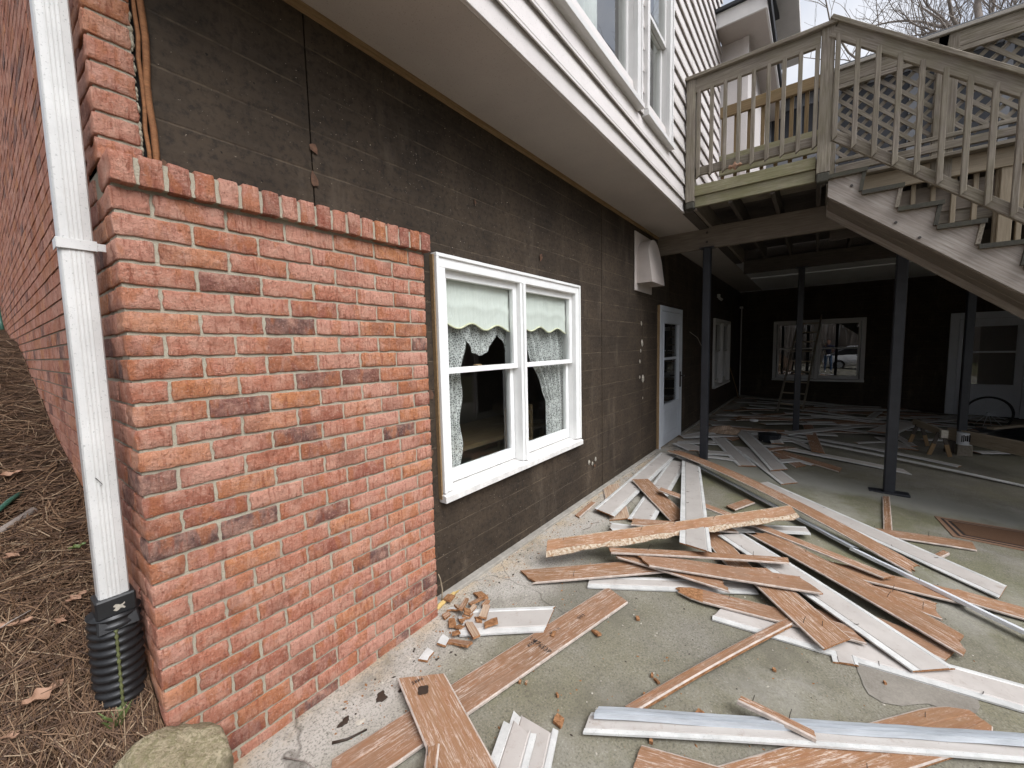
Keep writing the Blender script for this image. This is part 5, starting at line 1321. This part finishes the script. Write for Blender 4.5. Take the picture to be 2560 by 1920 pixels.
# damp spots, twigs, foam on the slab
def blot(x, y, r, lab, mat='stain', seed=0):
    rr = random.Random(seed); k = 22; pts = []
    ph = [rr.uniform(0, 6.28) for _ in range(4)]
    for i in range(k):
        a = 2*math.pi*i/k; q = r*(1+0.25*math.sin(2*a+ph[0])+0.18*math.sin(3*a+ph[1])+0.12*math.sin(7*a+ph[2]))
        px, py = x+q*math.cos(a), y+0.75*q*math.sin(a); pts.append((px, py, fl(py)+0.0012))
    mb = MB(); mb.v = pts+[(x, y, fl(y)+0.006)]; mb.f = [(i, (i+1) % k, k) for i in range(k)]; mb.m = [0]*k
    return tag(mb.build('dirt_clump', M[mat], None, smooth=True), lab, 'dirt clump')
blot(0.997,-0.318,0.03,'round dark dirt clump beside the knot board',seed=0)
blot(0.826,-0.296,0.024,'dark dirt clump on the slab above the printed board',seed=1)
blot(1.071,-0.358,0.012,'small dark clump touching the knot board',seed=2)
blot(1.308,-0.358,0.009,'tiny dark spot on the sandy slab',seed=3)
blot(2.145,-0.221,0.01,'dark spot on the slab left of the pile tip',seed=4)
blot(2.025,-0.310,0.006,'smaller dark spot on the slab left of the pile tip',seed=5)
blot(2.298,-0.155,0.008,'dark speck near the footing ledge',seed=6)
blot(0.868,-0.350,.018,'crumb of white foam next to the dark clump','caulk',9)
def twig(pts, r, lab, mat='bark', name='twig', cat='twig'):
    mb = MB(); mb.tube(pts, [r*(1-0.5*i/len(pts)) for i in range(len(pts))], 5); return tag(mb.build(name, M[mat], None, smooth=True), lab, cat)
twig([(0.745, -0.345, fl(-.345)+.006), (0.79, -0.38, fl(-.38)+.007), (0.865, -0.405, fl(-.405)+.005)], 0.006, 'dark twig lying between the brick wall and the printed board', 'stain')
twig([(1.625, -0.055, 0.012), (1.63, -0.058, 0.09), (1.622, -0.052, 0.16), (1.605, -0.056, 0.20)], 0.005, 'pale bent shaving standing at the brick wall end', 'newwood', 'shaving', 'shaving')
twig([(0.60, -0.25, fl(-.25)+.004), (0.64, -0.33, fl(-.33)+.01), (0.66, -0.43, fl(-.43)+.005)], 0.003, 'thin twig near the foot of the brick wall at the bottom of the photo', 'bark')
twig([(1.55, -0.075, 0.005), (1.66, -0.06, 0.012), (1.78, -0.045, 0.006)], 0.018, 'crumbling yellow foam along the sheathing foot by the brick end', 'spray', 'foam_strip', 'foam')
twig([(3.05, -0.30, fl(-.3)+.003), (3.13, -0.33, fl(-.33)+.004), (3.22, -0.31, fl(-.31)+.003), (3.27, -0.35, fl(-.35)+.004)], 0.004, 'grey root like twig beside the pale wall boards', 'bark')

# doormat
mt = MB(); c4 = [Vector((5.47, -2.84, 0)), Vector((4.985, -2.875, 0)), Vector((5.04, -3.75, 0)), Vector((5.60, -3.72, 0))]
def matq(ins, h0, h1, mb, mi):
    cen = sum(c4, Vector())/4; q = []
    for p in c4:
        d = cen-p; s = ins; q.append(Vector((p.x+math.copysign(min(abs(d.x), s), d.x), p.y+math.copysign(min(abs(d.y), s), d.y), 0)))
    k = len(mb.v); mb.v += [(p.x, p.y, fl(p.y)+h0) for p in q]+[(p.x, p.y, fl(p.y)+h1) for p in q]
    for f in ((0, 1, 5, 4), (1, 2, 6, 5), (2, 3, 7, 6), (3, 0, 4, 7), (4, 5, 6, 7)): mb.f.append(tuple(k+i for i in f)); mb.m.append(mi)
matq(0, 0, 0.007, mt, 2); matq(0.035, 0.007, 0.0085, mt, 1); matq(0.055, 0.0085, 0.010, mt, 2); matq(0.075, 0.010, 0.0115, mt, 1); matq(0.095, 0.0115, 0.014, mt, 0)
tag(mt.build('doormat', [M['mat'], M['matdark'], M['matlight']]), 'brown doormat with dark border bands on the green stained concrete', 'doormat')

# ------------------------------------------------------------------ ladder, sawhorse, plank, can, wheel
lad = empty('ladder', (11.5, -1.5, fl(-1.5)), 'wooden ladder leaning on the far wall across the back window', 'ladder')
A0, A1 = Vector((11.4, -1.18, fl(-1.2))), Vector((13.93, -1.48, 2.28)); B0, B1 = Vector((11.4, -1.66, fl(-1.66))), Vector((13.93, -1.96, 2.28))
bar('ladder_rail', A0, A1, 0.035, 0.07, M['oldwood'], lad); bar('ladder_rail', B0, B1, 0.035, 0.07, M['oldwood'], lad)
for i in range(9):
    u = 0.07+0.105*i; bar('rung', A0.lerp(A1, u), B0.lerp(B1, u), 0.03, 0.03, M['newwood'], lad)
sh = empty('sawhorse', (8.9, -3.3, fl(-3.3)), 'low wooden sawhorse with pale legs in the shade', 'sawhorse')
S0, S1 = Vector((9.34, -3.22, 0.20)), Vector((8.58, -3.42, 0.17))
bar('beam', S0, S1, 0.04, 0.10, M['newwood'], sh)
mb = MB(); mb.box(-0.03, 0.03, -0.04, 0.04, -0.065, 0.05); mb.build('end_block', M['caulk'], sh, frame(S0, S1) @ Matrix.Translation((0.42, 0, 0)), bevel=0.004)
for s_, (bx_, by_) in ((S0, (9.24, -3.27)), (S1, (8.57, -3.40))):
    for d in (-1, 1):
        q = Vector((bx_+0.05*0, by_+d*0.11, fl(by_))); top = Vector((bx_+0.0, by_+d*0.02, 0.18)); mid = q.lerp(top, 0.5)
        bar('leg', mid, top, 0.045, 0.03, M['darkwood'], sh, up=(1, 0, 0)); bar('leg_foot', q, mid, 0.05, 0.032, M['tan'], sh, up=(1, 0, 0))
pk = bar('plank', (9.05, -3.57, 0.09), (7.75, -4.45, 0.085), 0.045, 0.19, M['newwood'], None); tag(pk, 'long tan plank on edge in the shade beside the can on a block', 'plank')
blk = MB(); blk.box(8.92, 9.0, -3.62, -3.52, fl(-3.55), 0.0); tag(blk.build('support_block', M['darkwood']), 'dark wood block under the left end of the long tan plank', 'block')
b2 = MB(); b2.box(8.78, 8.90, -3.78, -3.62, fl(-3.7), fl(-3.7)+0.17); 
mm_ = Matrix.Identity(4); tag(b2.build('wood_block', M['oldwood'], None, bevel=0.005), 'short grey wood block standing on the floor by the plank end', 'block')
cn_ = empty('paint_can', (8.84, -3.70, fl(-3.7)+0.17), 'silver paint can with a worn label on the wood block', 'can')
mb = MB(); mb.tube([(8.84, -3.70, -0.022), (8.84, -3.70, 0.155)], 0.085, 20); mb.build('body', M['bright'], cn_, smooth=False)
mb = MB(); mb.tube([(8.84, -3.70, 0.155), (8.84, -3.70, 0.163)], 0.088, 20); mb.build('rim', M['galv'], cn_)
mb = MB()
for i in range(6): mb.box(8.752, 8.7545, -3.76+0.02*i, -3.75+0.02*i+R.uniform(0, .006), 0.02+R.uniform(0, 0.03), 0.12+R.uniform(0, 0.02))
mb.build('label', M['print'], cn_)
wh = empty('spoked_wheel', (12.6, -5.0, 0.0), 'spoked wheel standing in the dark by the far storm door', 'wheel')
cx_, cy_, cz_ = 12.3, -4.72, fl(-4.7)+0.28
mb = MB(); mb.tube([(cx_, cy_+0.33*math.cos(a*math.pi/20), cz_+0.33*math.sin(a*math.pi/20)) for a in range(41)], 0.022, 6, cap=False); mb.build('tyre', M['tyre'], wh)
for k in range(14):
    a = k*math.pi/7; bar('spoke', (cx_, cy_, cz_), (cx_, cy_+0.31*math.cos(a), cz_+0.31*math.sin(a)), 0.007, 0.007, M['galv'], wh)
mb = MB(); mb.tube([(cx_-0.05, cy_, cz_), (cx_+0.05, cy_, cz_)], 0.03, 8); mb.build('hub', M['galv'], wh)
mb = MB(); mb.grid(lambda a, b: (10.2+1.5*a+0.2*math.sin(b*5), -4.3-1.5*b+0.15*math.sin(a*7), fl(-4.3-1.5*b)+0.02+0.22*math.sin(a*3.14)*math.sin(b*3.14)*(1+0.3*math.sin(a*11+b*7))), 16, 16)
tag(mb.build('tarp_heap', M['tarp'], None), 'crumpled black tarp heap on the dark floor at the right', 'tarp')
for q in (((10.35, -4.3, 0.02), (10.9, -4.8, 0.03), 'pale timber offcut on the black tarp heap, left one'), ((10.1, -4.75, 0.02), (10.5, -5.2, 0.06), 'pale timber offcut on the black tarp heap, right one')):
    tag(bar('timber_offcut', q[0], q[1], 0.09, 0.04, M['newwood'], None), q[2], 'timber')
cp = MB(); cp.tube([(9.0, -0.95, 0.06), (9.0, -0.95, 0.09), (9.0, -0.95, 0.10)], [0.07, 0.075, 0.02], 12); tag(cp.build('plastic_dish', M['white']), 'small white plastic dish on the shaded heap of boards', 'dish')
mb = MB()
for i in range(14): mb.grid(lambda a, b: (7.6+0.55*a+0.05*i*0, -0.35-0.5*b, 0.03+0.10*math.sin(a*3.1)*math.sin(b*3.1)*(1+0.4*math.sin(a*13+i)*math.sin(b*11))), 6, 6) if i == 0 else None
tag(mb.build('brown_rag', M['hbW']), 'crumpled brown sheet on the floor behind the left steel post', 'sheet')
tb = MB(); tb.tube([(7.78, -1.30, -0.05), (7.78, -1.30, 0.07)], [0.14, 0.17], 14); tag(tb.build('dark_bucket', M['tarp']), 'dark bucket half buried in the shaded heap of boards', 'bucket')

# ------------------------------------------------------------------ foreground on the bank
st = MB()
def stn(a, b):
    th_ = a*math.pi; ph_ = b*2*math.pi; d = Vector((math.sin(th_)*math.cos(ph_), math.sin(th_)*math.sin(ph_), math.cos(th_)))
    hs_ = ((0.05, -0.15, 1, .13), (-0.6, -1, 0.75, .15), (1, -0.55, 0.15, .13), (-1, 0.15, 0.5, .14), (0.3, 1, 0.3, .14), (0.75, 0.2, 0.8, .135), (0.1, -1, 0.05, .16), (0, 0, -1, .15), (-.5, -.5, -.7, .15))
    s_ = sum(max(0, d.dot(Vector(q[:3]).normalized())/q[3])**22 for q in hs_)
    r = 1/max(s_, 1e-9)**(1/22); r = min(r, 0.19)*(1+0.05*mnoise.noise(d*4.1)+0.025*mnoise.noise(d*11)+0.012*mnoise.noise(d*27))
    return (d.x*r*1.05, d.y*r, d.z*r)
    q = [abs(d.dot(Vector(n).normalized()))**9*wt for n, wt in (((0.2, -0.3, 1), 2.0), ((-0.5, -1, 0.7), 2.6), ((1, -0.6, 0.1), 1.7), ((-1, 0.2, 0.4), 1.7), ((0.3, 1, 0.2), 1.8), ((0.7, 0.5, 0.8), 1.4))]
    r = 1.0/(sum(q)+0.55)**(1/9) ; r *= 1+0.05*mnoise.noise(d*3.1)+0.02*mnoise.noise(d*11)
    return (d.x*r*0.145, d.y*r*0.15, d.z*r*0.17)
st.grid(stn, 40, 64)
tag(st.build('stone', M['stone'], None, Matrix.Translation((0.285, -0.235, 0.185)) @ Matrix.Rotation(0.5, 4, 'Z') @ Matrix.Rotation(0.15, 4, 'X'), smooth=True), 'mossy tan rock at the foot of the brick corner', 'rock')
for (x, y, s, rz, ti, mt_, lab) in ((0.045, 0.12, 0.05, 0.35, 0.3, 'leaf', 'large curled pale brown leaf on the pine straw in the bottom left corner'),
        (0.16, 0.37, 0.035, 0.6, 0.2, 'leaf', 'brown oak leaf lying left of the black drain pipe'), (0.03, 0.80, 0.04, 0.9, 0.3, 'leaf', 'forked brown leaf at the left edge of the pine straw'),
        (0.06, 1.55, 0.05, 0.2, 0.2, 'leaf', 'tan leaf above the green hose at the left edge'), (0.205, 0.70, 0.03, 0.3, 0.2, 'greenleaf', 'small green leaf beside the white downspout'),
        (-0.03, 0.06, 0.035, 1.9, 0.2, 'leaf', 'tan leaf at the very bottom left of the photo'), (0.11, 0.31, 0.03, 1.1, 0.4, 'leaf', 'dark brown leaf left of the drain pipe adapter'), (0.01, 0.36, 0.045, 2.7, 0.1, 'leaf', 'flat dark leaf at the left edge under the hose')):
    leaf((x, y, bank_z(x, y)+0.026), s, rz, ti, mt_, lab)
twig([(-0.05, 0.36, bank_z(-.05, .36)+.03), (0.0, 0.375, bank_z(0, .375)+.032), (0.05, 0.39, bank_z(.05, .39)+.03)], 0.003, 'thin grey twig on the pine straw left of the drain pipe')
hp = [(-0.25, 1.02), (-0.08, 1.06), (0.0, 1.14), (0.05, 1.26), (0.09, 1.36)]
mb = MB(); mb.tube([(x, y, bank_z(x, y)+0.036-0.03*(y > 1.3)) for x, y in hp], 0.011, 8); tag(mb.build('garden_hose', M['hose'], None, smooth=True), 'green garden hose emerging from the pine straw at the left edge', 'hose')
hp = [(0.262, 6.6, 0.02), (0.255, 6.7, 0.15), (0.25, 6.85, 0.40), (0.262, 7.1, 0.58), (0.27, 7.5, 0.60)]
mb = MB(); mb.tube([(x, y, bank_z(x, y)+h) for x, y, h in hp], 0.02, 8); tag(mb.build('garden_hose', M['hose'], None, smooth=True), 'green hose hanging against the side brick wall far up the bank', 'hose')
mb = MB(); mb.tube([(-0.3, 0.92, bank_z(-.3, .92)+.02), (0.0, 1.0, bank_z(0, 1.0)+.02), (0.115, 1.12, bank_z(.115, 1.12)+.012)], 0.018, 8); tag(mb.build('fallen_branch', M['bark'], None, smooth=True), 'grey fallen branch just below the green hose on the bank', 'branch')
# sprig of green at the drain pipe foot
mb = MB()
for k in range(26):
    a = R.uniform(0, 6.28); r0 = R.uniform(0, .02); x, y = 0.185+r0*math.cos(a), -0.03+r0*math.sin(a); z = bank_z(x, y)+0.01; l = R.uniform(0.02, 0.05)
    dx, dy = math.cos(a)*l*0.7, math.sin(a)*l*0.7; w_ = 0.0035
    mb.quad((x-w_, y, z), (x+w_, y, z), (x+dx+w_*.3, y+dy, z+l), (x+dx-w_*.3, y+dy, z+l))
tag(mb.build('weed', M['greenleaf']), 'tiny green weed at the foot of the black drain pipe', 'weed')

# ------------------------------------------------------------------ bare trees
def bare_tree(name, loc, h, seed, spread=0.6, trunk_r=0.2, levels=5, label='', first=0.35, lean=(0, 0), group=None, twigs=True, k0=7):
    rr = random.Random(seed); tk = MB(); cr = MB()
    def grow(p, d, L, r, lev, mb):
        n = 4 if lev < 3 else 3; pts = [p]; rads = [r]; dd = d.copy(); q = p.copy()
        for i in range(n):
            dd = (dd+Vector((rr.uniform(-1, 1), rr.uniform(-1, 1), rr.uniform(-0.5, 0.9)))*(0.10+0.045*lev)).normalized()
            q = q+dd*(L/n); pts.append(q.copy()); rads.append(max(0.004, r*(1-0.45*(i+1)/n)))
        mb.tube(pts, rads, (k0, 6, 5, 4, 3, 3, 3)[lev], cap=False)
        if lev >= levels: return
        nb = (5, 4, 4, 3, 3, 2)[lev] if lev else 5
        for b in range(nb):
            tpos = rr.uniform(first if lev == 0 else 0.25, 1.0); k = min(n-1, int(tpos*n)); f = tpos*n-k
            bp = pts[k].lerp(pts[k+1], f); a = rr.uniform(0, 6.283)
            side = Vector((math.cos(a), math.sin(a), rr.uniform(-0.1, 0.35)))
            nd = (dd*(1-spread)+side*spread+Vector((0, 0, 0.18))).normalized()
            grow(bp, nd, L*rr.uniform(0.5, 0.72), max(0.005, rads[k]*rr.uniform(0.45, 0.65)), lev+1, cr)
        grow(pts[-1], (dd+Vector((rr.uniform(-.3, .3), rr.uniform(-.3, .3), .2))).normalized(), L*0.62, rads[-1], lev+1, cr)
    t_ = empty('bare_tree', loc, label, 'tree', group)
    grow(Vector(loc), Vector((lean[0], lean[1], 1)).normalized(), h*0.42, trunk_r, 0, tk)
    tk.build('trunk', M['bark'], t_, smooth=True); cr.build('crown', M['bark'], t_, smooth=True)
    return t_
bare_tree('t', (19.5, -7.6, 0.0), 19, 5, 0.60, 0.30, 5, 'big spreading bare tree beyond the house roof at the top right', 0.3)
bare_tree('t', (22, -4.2, 0.0), 17, 9, 0.5, 0.2, 5, 'slender bare tree left of the big spreading one beyond the roof', 0.3)
bare_tree('t', (18, -10.5, 0.0), 17, 21, 0.55, 0.22, 6, 'bare tree in the top right corner, right of the big spreading one', 0.3)
grp = 'bare trees across the yard, mirrored in the upper windows'
protos = []
sp = [(14, -17), (9, -19), (4.5, -22), (19, -19), (-1, -24), (24, -24), (12, -26), (-8, -20), (-14, -12), (-18, -4), (-12, -28), (7, -30), (-22, 5), (17, -30), (29, -28)]
for i, (x, y) in enumerate(sp):
    if i < 3:
        t_ = bare_tree('t', (x, y, -0.9), R.uniform(15, 18), 40+i, 0.34, 0.16, 5, 'bare tree across the yard, seen only as a reflection in the windows', 0.25, group=grp)
        protos.append(t_)
    else:
        src = protos[i % 3]; c = src.copy(); COL.objects.link(c); s_ = R.uniform(0.85, 1.15)
        c.matrix_basis = Matrix.Translation((x, y, -0.9)) @ Matrix.Rotation(R.uniform(0, 6.28), 4, 'Z') @ Matrix.Scale(s_, 4); W[c] = c.matrix_basis.copy()
        for ch in src.children:
            d_ = ch.copy(); COL.objects.link(d_); d_.parent = c; d_.matrix_parent_inverse = ch.matrix_parent_inverse.copy()
# far wooded slope all round the yard reads as one mass
mb = MB(); rr = random.Random(5)
for i in range(5200):
    a = rr.uniform(math.radians(150), math.radians(345)); d = rr.uniform(42, 70); x, y = d*math.cos(a), d*math.sin(a)
    h = rr.uniform(5, 11); z = -1.5; w_ = rr.uniform(0.06, 0.2); l1, l2 = rr.uniform(-.8, .8), rr.uniform(-.8, .8)
    mb.tube([(x, y, z), (x+l1*.4, y+l2*.4, z+h*.5), (x+l1, y+l2, z+h)], [w_, w_*.7, w_*.2], 3, cap=False)
o = mb.build('far_wood', M['bark']); tag(o, 'grey leafless wood on the far side of the yard', None, None, 'stuff')

# ------------------------------------------------------------------ what the far window mirrors: a person and a parked car
def skin_body(name, joints, edges, mat, parent, root=0, sub=2):
    me = bpy.data.meshes.new(name); me.from_pydata([j[0] for j in joints], edges, []); me.materials.append(M[mat])
    o = put(name, me, parent)
    md = o.modifiers.new('skin', 'SKIN'); 
    if not me.skin_vertices: me.skin_vertices.new()
    sv = me.skin_vertices[0].data
    for i, j in enumerate(joints): sv[i].radius = j[1]; sv[i].use_root = (i == root)
    md.use_smooth_shade = True; s_ = o.modifiers.new('sub', 'SUBSURF'); s_.levels = sub; s_.render_levels = sub
    return o
px_, py_ = -0.12, -2.42; pz = fl(-2.4)
P = lambda x, y, z: (px_+x, py_+y, pz+z)
per = empty('person', (px_, py_, pz), 'person in a navy top and blue jeans holding up a phone, standing on the patio', 'person')
skin_body('torso', [(P(0, 0, .98), (.15, .12)), (P(0, 0, 1.2), (.15, .115)), (P(0, 0, 1.42), (.165, .11)), (P(.01, 0, 1.53), (.06, .06)),
    (P(0, .19, 1.45), (.06, .06)), (P(.10, .24, 1.2), (.047, .047)), (P(.30, .14, 1.38), (.036, .036)),
    (P(0, -.19, 1.45), (.06, .06)), (P(.02, -.25, 1.18), (.047, .047)), (P(.22, -.2, 1.10), (.036, .036))],
    [(0, 1), (1, 2), (2, 3), (2, 4), (4, 5), (5, 6), (2, 7), (7, 8), (8, 9)], 'navy', per)
skin_body('trousers', [(P(0, 0, .99), (.15, .12)), (P(0, .10, .88), (.095, .1)), (P(.02, .11, .50), (.065, .065)), (P(-.02, .12, .09), (.05, .05)),
    (P(0, -.10, .88), (.095, .1)), (P(.04, -.13, .50), (.065, .065)), (P(0, -.15, .09), (.05, .05))], [(0, 1), (1, 2), (2, 3), (0, 4), (4, 5), (5, 6)], 'denim', per)
for s_, ax in ((.12, -.02), (-.15, 0.0)):
    skin_body('shoe', [(P(ax-.05, s_, .045), (.045, .045)), (P(ax+.06, s_, .04), (.045, .038)), (P(ax+.17, s_, .03), (.04, .03))], [(0, 1), (1, 2)], 'shoe', per)
hd = skin_body('head', [(P(.01, 0, 1.48), (.05, .05)), (P(.015, 0, 1.58), (.055, .055)), (P(.025, 0, 1.66), (.075, .085)), (P(.015, 0, 1.74), (.082, .09)), (P(.0, 0, 1.79), (.06, .07)),
    (P(.10, 0, 1.665), (.016, .02)), (P(.012, .083, 1.67), (.012, .02)), (P(.012, -.083, 1.67), (.012, .02))], [(0, 1), (1, 2), (2, 3), (3, 4), (2, 5), (2, 6), (2, 7)], 'skin', per)
mb = MB(); mb.grid(lambda a, b: P(-.005+.1*math.sin(a*1.75)*math.cos(b*6.283)*(0.9), .096*math.sin(a*1.75)*math.sin(b*6.283), 1.765+.085*math.cos(a*1.75)-(.03 if math.cos(b*6.283) < 0 else -.02)*a), 8, 20); mb.build('hair', M['hair'], per, smooth=True)
for s_ in (.03, -.03):
    mb = MB(); mb.grid(lambda a, b: P(.093+.006*math.cos(a*3.14), s_+.011*math.sin(a*3.14)*math.cos(b*6.28), 1.69+.008*math.sin(a*3.14)*math.sin(b*6.28)), 5, 8); mb.build('eye', M['hair'], per)
mb = MB(); mb.box(px_+.088, px_+.1, py_-.022, py_+.022, pz+1.612, pz+1.619); mb.build('mouth', M['rust'], per)
for (hx, hy, hz, sgn) in ((.30, .14, 1.38, 1), (.22, -.2, 1.10, -1)):
    js = [(P(hx, hy, hz), (.028, .022)), (P(hx+.03, hy-.01*sgn, hz+.05), (.034, .018)), (P(hx+.04, hy-.012*sgn, hz+.09), (.032, .015))]; ed = [(0, 1), (1, 2)]
    for f_ in range(4):
        b_ = len(js); o_ = (-.024+.016*f_)
        js += [(P(hx+.05, hy+o_, hz+.115), (.009, .009)), (P(hx+.055, hy+o_-.004*sgn, hz+.145-.006*abs(f_-1.4)), (.008, .008)), (P(hx+.05, hy+o_-.016*sgn, hz+.166-.01*abs(f_-1.4)), (.007, .007))]
        ed += [(2, b_), (b_, b_+1), (b_+1, b_+2)]
    b_ = len(js); js += [(P(hx+.03, hy-.035*sgn, hz+.06), (.011, .011)), (P(hx+.035, hy-.052*sgn, hz+.09), (.009, .009))]; ed += [(1, b_), (b_, b_+1)]
    skin_body('hand', js, ed, 'skin', per, sub=1)
mb = MB(); mb.box(px_+.345, px_+.355, py_+.06, py_+.135, pz+1.44, pz+1.58); tag(mb.build('phone', M['blackplastic'], None, bevel=0.003), 'black phone held up by the person in navy', 'phone')
car = empty('parked_car', (-5.2, -4.6, -0.3), 'white car parked beyond the patio, mirrored in the far window', 'car')
CX, CY, CZ = -5.2, -4.4, fl(-4.4)
def cs(x):  # half width, hood height
    return 0.86*(1-0.12*abs(x/2.2)**3)
mb = MB(); sec = []
prof_ = [(-2.15, .55), (-2.0, .78), (-1.0, .92), (-0.9, .93), (0.9, .95), (1.9, .93), (2.15, .6)]
for (a, h_) in prof_:
    wv = cs(a); sec.append([(a, -wv, .22), (a, -wv*1.02, .5), (a, -wv*.96, h_-.04), (a, -wv*.75, h_), (a, wv*.75, h_), (a, wv*.96, h_-.04), (a, wv*1.02, .5), (a, wv, .22)])
def loft(mb, sec):
    k = len(sec[0])
    for s_ in sec: mb.v += [(CX+p[1], CY+p[0], CZ+p[2]) for p in s_]
    for i in range(len(sec)-1):
        for j in range(k): mb.f.append((i*k+j, i*k+(j+1) % k, (i+1)*k+(j+1) % k, (i+1)*k+j)); mb.m.append(0)
    mb.f.append(tuple(range(k))); mb.m.append(0); mb.f.append(tuple(range(len(mb.v)-1, len(mb.v)-k-1, -1))); mb.m.append(0)
loft(mb, sec); mb.build('body', M['car'], car, smooth=True)
mb = MB(); sec = []
for (a, h_, wv) in ((-1.05, .92, .74), (-.35, 1.40, .60), (.9, 1.43, .60), (1.75, .94, .72)): sec.append([(a, -wv-.06, .90), (a, -wv, h_), (a, wv, h_), (a, wv+.06, .90)])
loft(mb, sec); mb.build('windows', M['blackplastic'], car)
mb = MB(); sec = []
for (a, h_, wv) in ((-.35, 1.405, .60), (-.2, 1.45, .56), (.75, 1.47, .56), (.95, 1.43, .6)): sec.append([(a, -wv, h_-.02), (a, -wv*.8, h_+.01), (a, wv*.8, h_+.01), (a, wv, h_-.02)])
loft(mb, sec); mb.build('roof', M['car'], car)
for sx in (-1, 1):
    for sy in (-1.35, 1.35):
        mb = MB(); mb.tube([(CX+sx*.70, CY+sy, CZ+.31), (CX+sx*.88, CY+sy, CZ+.31)], .31, 20); w_ = mb.build('wheel', M['tyre'], car)
        mb = MB(); mb.tube([(CX+sx*.86, CY+sy, CZ+.31), (CX+sx*.90, CY+sy, CZ+.31)], .19, 14); mb.build('rim', M['galv'], w_)
    mb = MB(); mb.box(CX+sx*.45, CX+sx*.75, CY-2.17, CY-2.10, CZ+.6, CZ+.7); mb.build('headlight', M['glass2'], car, bevel=0.01)
